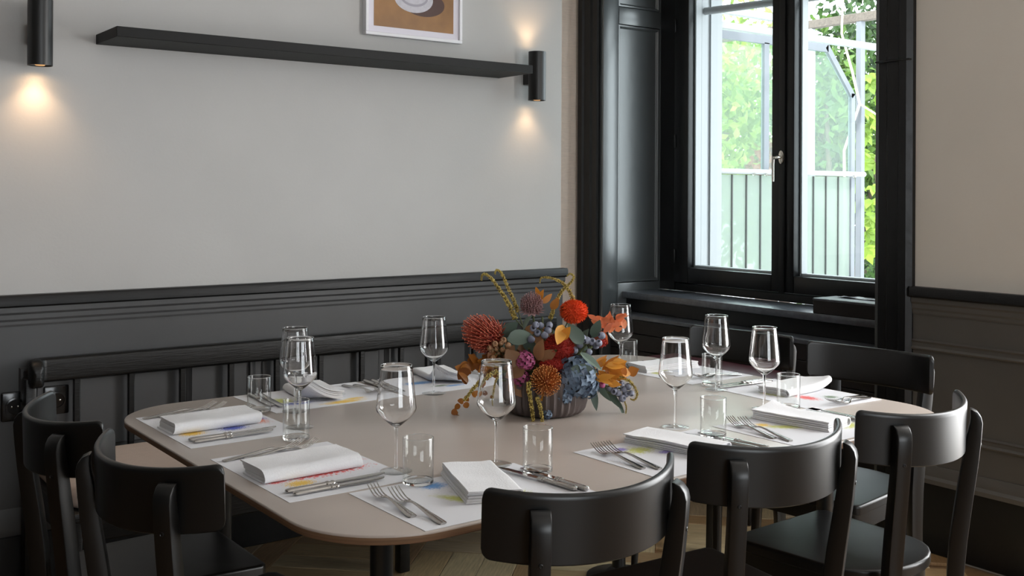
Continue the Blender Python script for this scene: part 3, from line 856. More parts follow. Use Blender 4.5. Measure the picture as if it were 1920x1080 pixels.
# local x = diner's right, y = away from the diner
DRAW = {
    'L1': [(0.06, -0.09, .03, .04, 0, YEL, 0), (0.06, 0.02, .03, .045, 0, BLU, 0), (0.0, 0.105, .06, .03, 10, ORG, 0), (-0.03, 0.12, .05, .018, 20, BLU, -.1), (-0.06, -0.11, .025, .03, 0, GRN, 0)],
    'L2': [(0.045, 0.0, .035, .13, 0, RED, 0), (0.095, -0.07, .028, .04, 0, YEL, 0), (-0.02, 0.10, .05, .02, 70, RED, -.1), (0.06, -0.11, .02, .03, 0, RED, -.25)],
    'F1': [(-0.04, 0.095, .035, .03, 0, SKY, 0), (0.03, 0.12, .025, .02, 0, ORG, -.1), (-0.045, -0.02, .07, .022, -60, LIME, 0), (0.06, -0.06, .05, .035, 20, LIME, -.1), (0.015, 0.02, .09, .07, 0, GREY, -.35)],
    'F2': [(-0.07, 0.07, .06, .045, 0, LIME, -.15), (-0.10, 0.10, .022, .02, 0, VIO, 0), (-0.03, 0.02, .025, .018, 0, VIO, 0), (0.04, -0.07, .05, .03, 30, LIME, -.1), (0.0, 0.11, .02, .02, 0, ORG, -.1)],
    'F3': [(-0.06, 0.03, .07, .03, -40, LIME, -.1), (-0.09, 0.08, .03, .03, 0, YEL, -.15), (0.10, -0.06, .06, .05, 0, LIME, -.15), (-0.03, 0.06, .05, .03, 0, GREY, -.2)],
    'R2': [(-0.07, 0.02, .05, .03, 0, RED, 0), (0.02, 0.06, .07, .035, 10, LIME, -.1), (-0.10, -0.05, .03, .03, 0, GRN, -.1), (0.08, 0.02, .07, .05, 0, GREY, -.2)],
    'R1': [(0.02, 0.09, .09, .025, 0, LIME, -.1), (0.10, 0.06, .04, .03, 0, YEL, -.1), (-0.08, 0.07, .05, .025, 0, SKY, -.15)],
    'B1': [(0.10, 0.05, .07, .04, 0, BLU, -.1), (0.12, 0.0, .04, .05, 0, LIME, 0), (-0.02, 0.115, .08, .025, 0, YEL, 0), (-0.07, 0.09, .05, .02, 0, YEL, -.15), (-0.06, 0.0, .03, .03, 0, GRN, -.15)],
    'B2': [(0.07, -0.02, .06, .03, 0, SKY, 0), (0.0, 0.08, .06, .02, 0, SKY, -.2), (0.04, 0.06, .05, .02, 0, GRN, -.2)],
}
DRAWLAB = {
    'L1': 'white paper place mat with yellow, blue and orange marks', 'L2': 'white place mat with a long red streak',
    'F1': 'white paper place mat with a blue flower scribble', 'F2': 'white paper place mat with small violet and olive marks',
    'F3': 'white paper place mat with pale olive scribbles', 'R2': 'white paper place mat with a bright red patch',
    'R1': 'white paper place mat with faint green lines', 'B1': 'white paper place mat with yellow marks',
    'B2': 'white paper place mat with pale blue marks'}
for k in SET:
    mb = MB(); mb.box(-0.21, 0.21, -0.1485, 0.1485, 0.0003, 0.0010)
    o = mb.build('place_mat', mat_material('paper_mat_' + k, DRAW[k]), smooth=False)
    o.matrix_world = frame_of(k) @ Matrix.Rotation(R({'F1': 0.0, 'R2': -2, 'B1': 1.5}.get(k, 0.5)), 4, 'Z')
    tag(o, DRAWLAB[k] + ' ' + SET[k]['who'], 'place mat', 'paper place mats')

# ---- cutlery
def fork_mesh(L, w):
    mb = MB()
    # handle and shoulder, along +y ; y=0 is the handle end
    st_ = [(0.0, .0065, .002), (0.004, .0095, .002), (0.02, .0098, .003), (0.06, .0068, .006), (0.095, .0042, .0095), (0.115, .0032, .0105), (0.125, .0034, .0098),
           (0.132, .0075, .008), (0.140, .0112, .006), (0.150, w, .0045)]
    s = L / 0.2
    loops = []
    for y, hw, z in st_:
        t = 0.0016 if y > 0.125 else 0.0024
        loops.append([(hw * math.cos(a) * 1.0, y * s, z + t * math.sin(a)) for a in [2 * PI * k / 10 for k in range(10)]])
    mb.loft(loops)
    for i in range(4):
        xo = (-1.5 + i) * (2 * w - 0.0022) / 3
        lp = []
        for y, hw, z in ((0.149, .0021, .0047), (0.160, .0018, .0050), (0.172, .0017, .0078), (0.186, .0015, .0135), (0.196, .0012, .0185), (0.2, .0006, .0205)):
            lp.append([(xo + hw * math.cos(a), y * s, z + 0.0012 * math.sin(a)) for a in [2 * PI * k / 6 for k in range(6)]])
        mb.loft(lp)
    return mb
fork_big = fork_mesh(0.212, 0.0130).build('table_fork', M_silver)
fork_small = fork_mesh(0.192, 0.0118).build('dessert_fork', M_silver)
def knife_parts(L):
    e = empty('table_knife')
    s = L / 0.23
    mb = MB(); loops = []
    for y, hw, ht in ((0.0, .003, .002), (0.003, .0075, .0042), (0.012, .0092, .0050), (0.05, .0080, .0046), (0.09, .0062, .0040)):
        loops.append([(hw * math.cos(a), y * s, 0.0052 + ht * math.sin(a)) for a in [2 * PI * k / 12 for k in range(12)]])
    mb.loft(loops); mb.build('handle', M_silver, e)
    mb = MB(); loops = []
    for y, hw in ((0.088, .0062), (0.090, .0085), (0.095, .0088), (0.0975, .0064), (0.100, .0064), (0.1025, .0086), (0.107, .0082), (0.109, .006)):
        loops.append([(hw * math.cos(a), y * s, 0.0052 + hw * .62 * math.sin(a)) for a in [2 * PI * k / 12 for k in range(12)]])
    mb.loft(loops); mb.build('collar', M_silver, e)
    mb = MB(); loops = []
    for y, x0_, x1_ in ((0.107, -.0065, .0065), (0.118, -.0085, .0085), (0.17, -.0092, .0088), (0.21, -.0090, .0075), (0.224, -.0088, .0035), (0.23, -.0084, -.003)):
        loops.append([(x0_, y * s, 0.0040), (x0_, y * s, 0.0066), ((x0_ + x1_) / 2, y * s, 0.0068), (x1_, y * s, 0.0056), (x1_, y * s, 0.0049), ((x0_ + x1_) / 2, y * s, 0.0040)])
    mb.loft(loops); mb.build('blade', M_silver, e, ang=25)
    return e
knife_big = knife_parts(0.236); knife_small = knife_parts(0.212)
knife_small.name = 'dessert_knife'
FORK_DEF = ((-0.178, -0.085, -8, 'big'), (-0.150, -0.140, -7, 'small'))
CUT = {  # local (x, y of handle end, angle) for big fork, small fork, big knife, small knife
    'L1': ((-0.178, -0.138, 8), (-0.168, -0.096, 6), (0.142, -0.128, 2), (0.168, -0.126, 1)),
    'L2': ((-0.168, -0.136, 8), (-0.160, -0.09, 5), (0.150, -0.128, 1), (0.176, -0.122, 0)),
    'F1': ((-0.163, -0.136, -4), (-0.187, -0.068, -5), (0.178, -0.112, 7), (0.196, -0.126, 2)),
    'F2': ((-0.156, -0.090, -6), (-0.184, -0.066, -6), (0.160, -0.10, 8), (0.186, -0.11, 4)),
    'F3': ((-0.182, -0.088, -14), (-0.192, -0.046, -12), (0.158, -0.115, 2), (0.184, -0.12, 1)),
    'R2': ((-0.150, -0.142, 8), (-0.178, -0.132, 8), (0.168, -0.10, -4), (0.192, -0.09, -4)),
    'R1': ((-0.155, -0.13, -5), (-0.182, -0.12, -5), (0.165, -0.11, 4), (0.190, -0.10, 3)),
    'B1': ((-0.140, -0.115, 3), (-0.172, -0.10, 4), (0.140, -0.13, -6), (0.165, -0.14, -5)),
    'B2': ((-0.155, -0.12, -5), (-0.180, -0.11, -6), (0.182, -0.13, -4), (0.205, -0.14, -4)),
}
NAMES = ('table fork', 'dessert fork', 'table knife', 'dessert knife')
usedflag = {}
for k in SET:
    for i, (x, y, a) in enumerate(CUT[k]):
        src = (fork_big, fork_small, knife_big, knife_small)[i]
        if i not in usedflag: o = src; usedflag[i] = 1
        else: o = copy_tree(src)
        o.matrix_world = frame_of(k) @ Matrix.Translation((x, y, 0.0011)) @ Matrix.Rotation(R(a), 4, 'Z')
        size = 'longer' if i in (0, 2) else 'shorter'
        tag(o, '%s silver %s %s' % (size, 'fork' if i < 2 else 'knife', SET[k]['who']), 'fork' if i < 2 else 'knife', 'silver forks' if i < 2 else 'silver knives')

# ---- folded linen napkins
def napkin(seed, length=0.235, width=0.112, layers=3, lift=0.0, puff=1.0):
    """linen folded in three, wrapped by its outer fold that rounds the right-hand side"""
    mb = MB(); rnd = random.Random(seed)
    t = 0.0058 * puff; gap = 0.0012; H_ = layers * (t + gap) + 2 * 0.0032
    NY = 16
    def warp(x, y, z):
        u, v = x / width, y / length
        sag = 0.0030 * noise.noise((x * 13 + seed * 3.1, y * 9, .3)) + 0.0012 * noise.noise((x * 40 + seed, y * 30, z * 50))
        dip = -0.0028 * math.exp(-(v * 3.2 - .3) ** 2) * (1 - (2 * u) ** 2)
        lf = lift * max(0, v - 0.05) ** 2 * 3.4 * (0.10 + 0.90 * (u + .5) ** 2)
        k = z / H_
        skew = 0.006 * (k - .5) * (1 if seed % 2 else -1)
        return (x + skew, y + skew * .6 - lf * .35, 0.0008 + z + (sag + dip) * k + lf)
    def sheet(sec, y0, y1):
        rows = []
        for i in range(NY + 1):
            y = y0 + (y1 - y0) * i / NY
            e_ = min(i, NY - i) / NY
            rows.append([warp(x, y, z) for x, z in sec])
        mb.loft(rows)
    for l in range(layers):
        z0 = 0.0034 + l * (t + gap)
        x0 = -width / 2 + rnd.uniform(0, .004); x1 = width / 2 - 0.008
        sec = [(x0 + .001, z0), (x0, z0 + t * .5), (x0 + .001, z0 + t)] + [(x0 + (x1 - x0) * k / 6, z0 + t) for k in range(1, 7)] + [(x1 - (x1 - x0) * k / 6, z0) for k in range(0, 6)]
        sheet(sec, -length / 2 + rnd.uniform(.001, .005), length / 2 - rnd.uniform(.001, .005))
    w_ = 0.0030; xr = width / 2 - H_ / 2 + 0.004
    out, inn = [], []
    for k in range(7): x = -width / 2 + (xr + width / 2) * k / 6; out.append((x, H_)); inn.append((x, H_ - w_))
    for k in range(1, 8):
        a = PI / 2 - PI * k / 8
        out.append((xr + H_ / 2 * math.cos(a), H_ / 2 + H_ / 2 * math.sin(a))); inn.append((xr + (H_ / 2 - w_) * math.cos(a), H_ / 2 + (H_ / 2 - w_) * math.sin(a)))
    for k in range(7): x = xr - (xr + width / 2) * k / 6; out.append((x, 0)); inn.append((x, w_))
    sheet(out + inn[::-1], -length / 2, length / 2)
    return mb.build('folded_napkin', M_linen, ang=60)
NAP = {  # local x, y, angle, lift
    'L1': (0.002, -0.020, 2, 0.0), 'L2': (0.006, -0.022, 2, 0.0), 'F1': (0.036, 0.034, -20, 0.0), 'F2': (0.03, 0.045, 12, 0.0),
    'F3': (0.02, 0.045, 8, 0.02), 'R2': (0.03, -0.045, 4, -0.03), 'R1': (0.07, 0.0, -6, 0.0), 'B1': (0.01, -0.02, -8, 0.085), 'B2': (-0.03, -0.045, -12, 0.07)}
NAPLAB = {'L1': 'thick white folded napkin', 'L2': 'thick white folded napkin', 'F1': 'white folded napkin showing its stacked layers',
          'F2': 'white folded napkin lying askew', 'F3': 'white folded napkin with layered edges', 'R2': 'white napkin with one upturned end', 'R1': 'white flat napkin',
          'B1': 'white napkin with a peaked corner', 'B2': 'white napkin opening in a curled fold'}
for i, k in enumerate(SET):
    x, y, a, lf = NAP[k]
    o = napkin(i + 1, lift=abs(lf), puff=1.15 if k[0] == 'L' else 0.72)
    rz = R(a) + (PI if lf < 0 else 0)
    o.matrix_world = frame_of(k) @ Matrix.Translation((x, y, 0.0012)) @ Matrix.Rotation(rz, 4, 'Z')
    tag(o, NAPLAB[k] + ' ' + SET[k]['who'], 'napkin', 'white napkins')

# ---- glasses
M_thin = pane_mat('thin_clear_glass', (0.985, 0.99, 0.985), refl=2.0)
def make_wine():
    e = empty('wine_glass')
    outer = [(0.0045, 0.0975), (0.011, 0.1020), (0.024, 0.1130), (0.0365, 0.1250), (0.0430, 0.1335), (0.0446, 0.1400), (0.0438, 0.150), (0.0408, 0.178), (0.0370, 0.212), (0.0346, 0.2330)]
    tw = 0.0007
    inner = [(r - tw, z + 0.0012) for r, z in outer[1:]]
    inner[-1] = (outer[-1][0] - tw, 0.2330)
    inner = [(0.0004, 0.1035), (0.008, 0.1045)] + inner[1:]
    def fine(p):
        q = []
        for i in range(len(p) - 1):
            p0, p1, p2, p3 = p[max(i - 1, 0)], p[i], p[i + 1], p[min(i + 2, len(p) - 1)]
            for s_ in (0, .5):
                def cr(a, b, c, d): return 0.5 * (2 * b + (c - a) * s_ + (2 * a - 5 * b + 4 * c - d) * s_ ** 2 + (3 * b - a - 3 * c + d) * s_ ** 3)
                q.append((max(0.0003, cr(p0[0], p1[0], p2[0], p3[0])), cr(p0[1], p1[1], p2[1], p3[1])))
        q.append(p[-1]); return q
    prof = fine(outer) + [(outer[-1][0] - tw / 2, 0.2336)] + list(reversed(fine(inner)))
    mb = MB(); mb.lathe(prof, 48); mb.build('bowl', M_glass, e, ang=70)
    mb = MB(); mb.lathe([(outer[-1][0] - tw / 2 + .0009 * math.cos(2 * PI * k / 8), 0.2340 + .0009 * math.sin(2 * PI * k / 8)) for k in range(9)], 48, cap0=False, cap1=False); mb.build('rim', M_glass, e, ang=70)
    mb = MB(); mb.lathe([(0.0040, 0.0072), (0.0034, 0.02), (0.0031, 0.05), (0.0033, 0.08), (0.0038, 0.092), (0.0045, 0.0983)], 18); mb.build('stem', M_glass, e, ang=70)
    mb = MB(); mb.lathe([(0.0345, 0.0006), (0.0358, 0.0013), (0.0352, 0.0022), (0.024, 0.0032), (0.012, 0.0046), (0.006, 0.0062), (0.0041, 0.0070)], 40); mb.build('foot', M_thin, e, ang=70)
    return e
def make_tumbler():
    e = empty('water_tumbler')
    r, h, t, b = 0.0328, 0.097, 0.0014, 0.008
    mb = MB()
    mb.lathe([(r, b + 0.0006), (r, h - 0.0008), (r - t / 2, h), (r - t, h - 0.0008), (r - t, b + 0.0006)], 48, cap0=False, cap1=False)
    mb.build('glass_wall', M_thin, e, ang=70)
    mb = MB(); rt_ = 0.0009
    mb.lathe([(r - t / 2 + rt_ * math.cos(2 * PI * k / 8), h + 0.0002 + rt_ * math.sin(2 * PI * k / 8)) for k in range(9)], 48, cap0=False, cap1=False)
    mb.build('rim', M_glass, e, ang=70)
    mb = MB(); mb.lathe([(r - 0.004, 0.0), (r - 0.0012, 0.0008), (r, 0.003), (r, b), (r - t, b + 0.0004), (r - t - 0.004, b - 0.0015), (0.0005, b - 0.002)], 48)
    mb.build('glass_base', M_glass, e, ang=70)
    return e
wine, tum = make_wine(), make_tumbler()
WINE = {'L1': (1.195, 2.548), 'L2': (1.179, 2.024), 'F1': (1.394, 1.946), 'F2': (2.000, 1.983), 'F3': (2.377, 2.003), 'R2': (2.485, 2.286), 'R1': (2.449, 2.692), 'B1': (1.271, 2.742), 'B2': (1.728, 2.741)}
TUMB = {'L1': (1.132, 2.435), 'L2': (1.170, 1.916), 'F1': (1.434, 1.844), 'F2': (2.009, 1.858), 'F3': (2.446, 1.973), 'R2': (2.543, 2.358), 'R1': (2.548, 2.759), 'B1': (1.190, 2.802)}
for n_, (dct, src, nm, cat, grp) in enumerate(((WINE, wine, 'tall empty wine glass', 'wine glass', 'empty wine glasses'), (TUMB, tum, 'straight clear water tumbler', 'tumbler', 'clear water tumblers'))):
    for i, (k, (x, y)) in enumerate(dct.items()):
        o = src if i == 0 else copy_tree(src)
        o.location = (x, y, TZ + 0.0003 + (0.0011 if n_ == 0 or k in ('F1', 'L2') else 0.0008)); o.rotation_euler = (0, 0, i * 0.7)
        tag(o, nm + ' of the setting ' + SET[k]['who'], cat, grp)

# ------------------------------------------------------------------ flowers in a ribbed bowl
BC = Vector((1.846, 2.341, TZ))
fwd = Vector((math.sin(R(36.41)), math.cos(R(36.41)), 0)); rgt = Vector((math.cos(R(36.41)), -math.sin(R(36.41)), 0)); UP = Vector((0, 0, 1))
SC = 1.0 / 662.0
def fp(px, py, dep=0.0):
    """point of the bouquet: px,py measured on the photo relative to the bowl's foot, dep = metres toward the camera; real position in the room"""
    k = 1.0 - dep / 3.0
    return BC + rgt * ((px - 1022) * SC * k) + UP * ((772 - py) * SC * k - dep * 0.18) - fwd * dep
t = tag(empty('flower_bowl', BC + Vector((0, 0, 0.0003))), 'round dark brown ribbed ceramic bowl holding the flowers', 'bowl')
mb = MB(); NR = 34 * 4
def ribr(k): return 1.0 + 0.030 * math.cos(2 * PI * k / 4)
loops = []
for r_, z_, w_ in ((0.085, 0.0, 0), (0.100, 0.003, .5), (0.110, 0.014, 1), (0.1155, 0.035, 1), (0.117, 0.060, 1), (0.116, 0.085, 1), (0.114, 0.096, .6), (0.112, 0.099, 0), (0.105, 0.099, 0), (0.104, 0.09, 0), (0.104, 0.03, 0), (0.09, 0.012, 0)):
    loops.append([(r_ * (1 + (ribr(k) - 1) * w_) * math.cos(2 * PI * k / NR), r_ * (1 + (ribr(k) - 1) * w_) * math.sin(2 * PI * k / NR), z_) for k in range(NR)])
mb.loft(loops); mb.build('ribbed_body', M_bowl, t, ang=60)
mb = MB(); mb.lathe([(0.103, 0.06), (0.103, 0.085), (0.09, 0.092)], 28); mb.build('floral_foam', principled('dark_green_foam', (0.02, 0.035, 0.015), 0.95), t)

FG = 'flowers and foliage in the ribbed bowl'
M_stem = principled('plant_stem', (0.10, 0.12, 0.04), 0.6, noise_amt=0.3)
L_euc = leaf_mat('eucalyptus_grey_green', (0.055, 0.085, 0.065), (0.14, 0.19, 0.15), 0.2)
L_rust = leaf_mat('rust_leaf', (0.18, 0.045, 0.008), (0.55, 0.21, 0.025), 0.3)
L_amber = leaf_mat('amber_leaf', (0.38, 0.11, 0.01), (0.80, 0.38, 0.05), 0.35)
L_brown = leaf_mat('copper_leaf', (0.17, 0.085, 0.04), (0.36, 0.18, 0.08), 0.25)
L_coral = leaf_mat('coral_leaf', (0.55, 0.13, 0.05), (0.80, 0.30, 0.14), 0.35)
L_red = leaf_mat('crimson_plush', (0.22, 0.010, 0.006), (0.50, 0.030, 0.010), 0.15, 0.9)
L_verm = leaf_mat('vermilion_plush', (0.62, 0.045, 0.006), (0.88, 0.11, 0.015), 0.15, 0.9)
L_blue = leaf_mat('slate_blue_petal', (0.035, 0.055, 0.095), (0.22, 0.30, 0.40), 0.25)
L_pink = leaf_mat('magenta_petal', (0.33, 0.05, 0.15), (0.62, 0.16, 0.34), 0.3)
L_gold = leaf_mat('gold_amaranth', (0.16, 0.10, 0.008), (0.85, 0.68, 0.20), 0.15)
L_prot = leaf_mat('orange_protea', (0.40, 0.085, 0.008), (0.90, 0.46, 0.16), 0.2)
L_protc = leaf_mat('coral_protea', (0.34, 0.035, 0.02), (0.80, 0.26, 0.15), 0.2)
L_bank = leaf_mat('mauve_banksia', (0.17, 0.075, 0.07), (0.48, 0.30, 0.30), 0.1)
L_tanb = leaf_mat('tan_seed_pod', (0.17, 0.075, 0.03), (0.33, 0.18, 0.09), 0.0)
L_berry = leaf_mat('bloomed_blue_berry', (0.018, 0.022, 0.04), (0.27, 0.29, 0.37), 0.0, 0.6)
rng = random.Random(11)
def rv(r=rng): 
    v = Vector((r.gauss(0, 1), r.gauss(0, 1), r.gauss(0, 1))); return v.normalized()
root = BC + Vector((0, 0, 0.093))
def fobj(name, label, cat='flower', pos=None):
    return tag(empty(name, pos if pos is not None else root), label, cat, FG)
def add(e, name, mb, mat, **k):
    o = mb.build(name, mat, None, recalc=k.pop('recalc', False), **k); o.parent = e
    o.matrix_parent_inverse = Matrix.Translation(e.location).inverted(); return o
def stem(e, p, r=0.003, bend=0.02):
    a = root + Vector((rng.uniform(-.05, .05), rng.uniform(-.05, .05), 0)); p = Vector(p)
    m = (a + p) / 2 + rv() * bend
    mb = MB(); mb.tube([a, (a * .5 + m * .5), m, (m * .5 + p * .5), p], r, 6); add(e, 'stem', mb, M_stem, recalc=True)

def plush(label, px, py, dep, rx, rz, mat, n=700, name='plush_flower', hair=0.010):
    """fuzzy round flower head: dense short bristles over a core"""
    c = fp(px, py, dep); e = fobj(name, label)
    stem(e, c)
    mb = MB(); mb.tone = 0.1; mb.ball(c, 1.0, 14, 10, (rx * .86, rx * .86, rz * .86)); mb.tone = 0.6; 
    for i in range(n):
        d = rv(); b = c + Vector((d.x * rx * .84, d.y * rx * .84, d.z * rz * .84)); tip_ = c + Vector((d.x * rx, d.y * rx, d.z * rz)) + rv() * 0.002
        s_ = d.orthogonal().normalized() * 0.0013; s2_ = d.cross(s_).normalized() * 0.0013
        mb.tone = rng.uniform(0.3, 1.0)
        mb.add([b + s_, b - s_ * .5 + s2_, b - s_ * .5 - s2_, tip_ + d * hair * rng.uniform(-.2, .2)], [(0, 1, 3), (1, 2, 3), (2, 0, 3)])
    add(e, 'flower_head', mb, mat, recalc=False)
def pincushion(label, px, py, dep, r, mat, axis, n=130, name='protea', squash=0.85, stretch=1.0):
    """pincushion protea: long styles curving up over a domed head, pale tips"""
    c = fp(px, py, dep); e = fobj(name, label); stem(e, c)
    ax = Vector(axis).normalized(); q = ax.to_track_quat('Z', 'Y')
    mb = MB()
    mb.tone = 0.0; mb.ball(c, r * 0.5, 12, 8)
    for i in range(n):
        th_ = math.acos(1 - 1.35 * (i + .5) / n); ph = i * 2.39996
        d = q @ Vector((math.sin(th_) * math.cos(ph), math.sin(th_) * math.sin(ph), math.cos(th_) * stretch))
        jit = rv() * r * .05
        o1 = c + d * r * .45; o2 = c + d * r * .9 + ax * r * .05 + jit * .5; o3 = c + d * r * squash * 1.22 + ax * r * .30 + jit
        mb.tone = rng.uniform(.05, .5)
        mb.tube([o1, o2, o3], [r * .042, r * .034, r * .020], 4)
        mb.tone = rng.uniform(.75, 1.0)
        mb.ball(o3, r * .040, 4, 3)
    add(e, 'flower_head', mb, mat)
    mb = MB()
    for i in range(14):
        a = 2 * PI * i / 14
        d = q @ Vector((math.cos(a), math.sin(a), -0.25)); mb.tone = rng.uniform(0, 1)
        mb.leaf(c - ax * r * .35, d, ax, r * 1.15, r * .42, .2, -.25)
    add(e, 'bract', mb, mat)
def hydrangea(label, px, py, dep, r, mat, n=70):
    pet = max(.007, min(.0135, r * .32)); n = int(n * 1.9)
    c = fp(px, py, dep); e = fobj('hydrangea', label); stem(e, c, .004)
    mb = MB()
    for i in range(n):
        z_ = 1 - 2 * (i + .5) / n; ph = i * 2.39996; s_ = math.sqrt(1 - z_ * z_)
        d = Vector((s_ * math.cos(ph), s_ * math.sin(ph), z_)); p = c + d * r * rng.uniform(.82, 1.04)
        a0 = rng.uniform(0, PI); u_ = d.orthogonal().normalized(); w_ = d.cross(u_)
        tn = rng.uniform(0, 1)
        for k in range(4):
            a = a0 + k * PI / 2
            mb.leaf(p, u_ * math.cos(a) + w_ * math.sin(a) + d * .45, d, pet, pet * .95, .3, .25, tone=min(1, max(0, tn + rng.uniform(-.2, .2))), rows=3)
    add(e, 'petals', mb, mat)
def leaves(label, specs, mat, name='leaf_sprig', cat='leaf sprig', tip=.8):
    """a sprig of single leaves (px,py,dep,angle on view,length px,width px)"""
    c0 = fp(*specs[0][:3]); e = fobj(name, label, cat); stem(e, fp(specs[0][0] * .7 + 1022 * .3, specs[0][1] * .7 + 690 * .3, specs[0][2]))
    for (px, py, dep, ang, L, W_) in specs:
        p = fp(px, py, dep); d = rgt * math.cos(R(ang)) + UP * math.sin(R(ang)) - fwd * rng.uniform(-.35, .75)
        nr = -fwd + UP * rng.uniform(-.3, 1.5) + rgt * rng.uniform(-1.0, 1.0)
        mb = MB(); mb.tone = 0; mb.leaf(p - d * (L * SC * .5), d, nr, L * SC, W_ * SC, rng.uniform(.1, .4), rng.uniform(-.05, .2), tone=rng.uniform(.1, .9), rows=6, tip=tip)
        mb.t[0] = max(0, mb.t[0] - .3)
        add(e, 'leaf', mb, mat)
def berries(label, pts, dep, r, name='berry_cluster', mat=None):
    e = fobj(name, label, 'berries')
    c = fp(sum(p[0] for p in pts) / len(pts), sum(p[1] for p in pts) / len(pts), dep - .01); stem(e, c)
    for (px, py) in pts:
        p = fp(px, py, dep + rng.uniform(-.012, .014)); rr = r * rng.uniform(.85, 1.1)
        ax = (rv() + (-fwd) * .8 + UP * .3).normalized()
        q = Matrix.Translation(p) @ ax.to_track_quat('Z', 'Y').to_matrix().to_4x4()
        mb = MB()
        prof = [(0.001, -1), (.55, -.85), (.9, -.4), (1.0, 0), (.93, .4), (.72, .72), (.55, .84), (.48, .80), (.2, .62), (0.02, .60)]
        tones = [.35, .4, .45, .5, .7, .95, 1.0, .5, .05, .0]
        n = 12
        for (a, z_), tn in zip(prof, tones):
            mb.tone = tn + rng.uniform(-.06, .06)
            for k in range(n):
                mb.v.append(q @ Vector((a * rr * math.cos(2 * PI * k / n), a * rr * math.sin(2 * PI * k / n), z_ * rr))); mb.t.append(max(0, min(1, mb.tone)))
        for i in range(len(prof) - 1):
            for k in range(n): mb.f.append((i * n + k, i * n + (k + 1) % n, (i + 1) * n + (k + 1) % n, (i + 1) * n + k))
        mb.f.append(tuple(range((len(prof) - 1) * n, len(prof) * n)))
        o = add(e, 'berry', mb, mat or L_berry, ang=60)
        mb = MB(); mb.tube([c, (c + p) / 2 + rv() * .004, p - ax * rr * .9], .0012, 5); add(e, 'stalk', mb, M_stem)
def amaranth(label, pts, r0, r1, seedy=True):
    """gold beaded plume along a curve given by (px,py,dep)"""
    P_ = [fp(*p) for p in pts]
    fine = []
    for i in range(len(P_) - 1):
        p0, p1, p2, p3 = P_[max(i - 1, 0)], P_[i], P_[i + 1], P_[min(i + 2, len(P_) - 1)]
        for s_ in [k / 8 for k in range(8)]:
            fine.append(0.5 * (2 * p1 + (p2 - p0) * s_ + (2 * p0 - 5 * p1 + 4 * p2 - p3) * s_ ** 2 + (3 * p1 - p0 - 3 * p2 + p3) * s_ ** 3))
    fine.append(P_[-1])
    e = fobj('gold_plume', label, 'plume')
    mb = MB(); mb.tone = 0.0
    N_ = len(fine); rad = [(r0 + (r1 - r0) * i / (N_ - 1)) for i in range(N_)]
    mb.tube(fine, [max(.0006, a * .6) for a in rad], 6)
    for i in range(N_ - 1):
        d = (fine[i + 1] - fine[i]); 
        for k in range(12 if r0 > .0015 else 6):
            p = fine[i] + d * rng.random(); o_ = rv(); o_ = (o_ - d.normalized() * o_.dot(d.normalized())).normalized()
            mb.tone = rng.random() ** .8
            mb.ball(p + o_ * rad[i] * rng.uniform(.6, 1.05), max(.0007, rad[i] * rng.uniform(.25, .45)), 4, 3)
    add(e, 'beaded_plume', mb, L_gold)
    mb = MB(); a = root + Vector((rng.uniform(-.04, .04), rng.uniform(-.04, .04), 0)); b = fine[0]
    mb.tube([a, (a + b) / 2 + UP * .015, b], .002, 6); add(e, 'stem', mb, M_stem, recalc=True)

# the big heads
plush('bright vermilion fuzzy round flower at the top right of the bouquet', 1075, 590, -0.02, .042, .035, L_verm, 1500)
plush('dark crimson velvety flower in the middle of the bouquet', 1046, 642, 0.045, .046, .044, L_red, 1400)
plush('dark crimson velvety flower low in the bouquet above the orange protea', 1035, 668, 0.065, .040, .024, L_red, 800)
plush('small crimson velvety flower at the right beside the tall wine glass', 1125, 645, -0.02, .022, .018, L_red, 300)
pincushion('orange pincushion protea facing the camera above the bowl rim', 1020, 688, 0.105, .040, L_prot, -fwd * .9 + UP * .35 + rgt * .05, 170)
pincushion('coral pincushion protea leaning left', 917, 628, 0.02, .050, L_protc, -rgt * .8 + UP * .45 - fwd * .25, 210, stretch=1.35)
pincushion('mauve striped banksia at the top of the bouquet', 996, 578, -0.01, .034, L_bank, UP * .9 - fwd * .35, 150, 'banksia', .75)
berries('brown seed pods below the coral protea', [(918 + 9 * i + rng.uniform(-3, 3) + 3 * j, 632 + 10 * j - 4 * i + rng.uniform(-3, 3)) for i in range(4) for j in range(5)], 0.065, .0085, 'seed_pod_cluster', L_tanb)
hydrangea('slate blue hydrangea at the right front of the bowl', 1078, 690, 0.060, .058, L_blue, 80)
hydrangea('slate blue hydrangea drooping over the bowl rim', 1052, 720, 0.085, .028, L_blue, 40)
hydrangea('small slate blue hydrangea at the right edge of the bowl', 1098, 708, 0.055, .034, L_blue, 40)
hydrangea('tiny blue floret hanging low on the bowl', 1024, 748, 0.110, .012, L_blue, 12)
hydrangea('magenta blossom left of the middle of the bouquet', 982, 655, 0.085, .026, L_pink, 30)
hydrangea('magenta blossom low on the left over the bowl rim', 974, 690, 0.075, .024, L_pink, 26)
# berries
berries('frosted blue berries near the top of the bouquet', [(998, 601), (1012, 597), (1025, 604), (1006, 611), (1019, 612), (1002, 592), (1028, 594), (994, 624)], 0.06, .0105)
berries('frosted blue berries on the right side of the bouquet', [(1085, 633), (1098, 624), (1108, 628), (1102, 643), (1115, 635), (1090, 620), (1120, 626), (1126, 617), (1075, 645)], 0.055, .0105)
berries('frosted blue berries trailing at the lower right', [(1142, 722), (1152, 716), (1164, 712), (1168, 724), (1158, 730), (1176, 720), (1172, 735), (1182, 730), (1165, 739), (1150, 727)], 0.02, .0098)
berries('small pink round bud at the lower right of the bouquet', [(1127, 708)], 0.06, .0095, 'bud', L_pink)
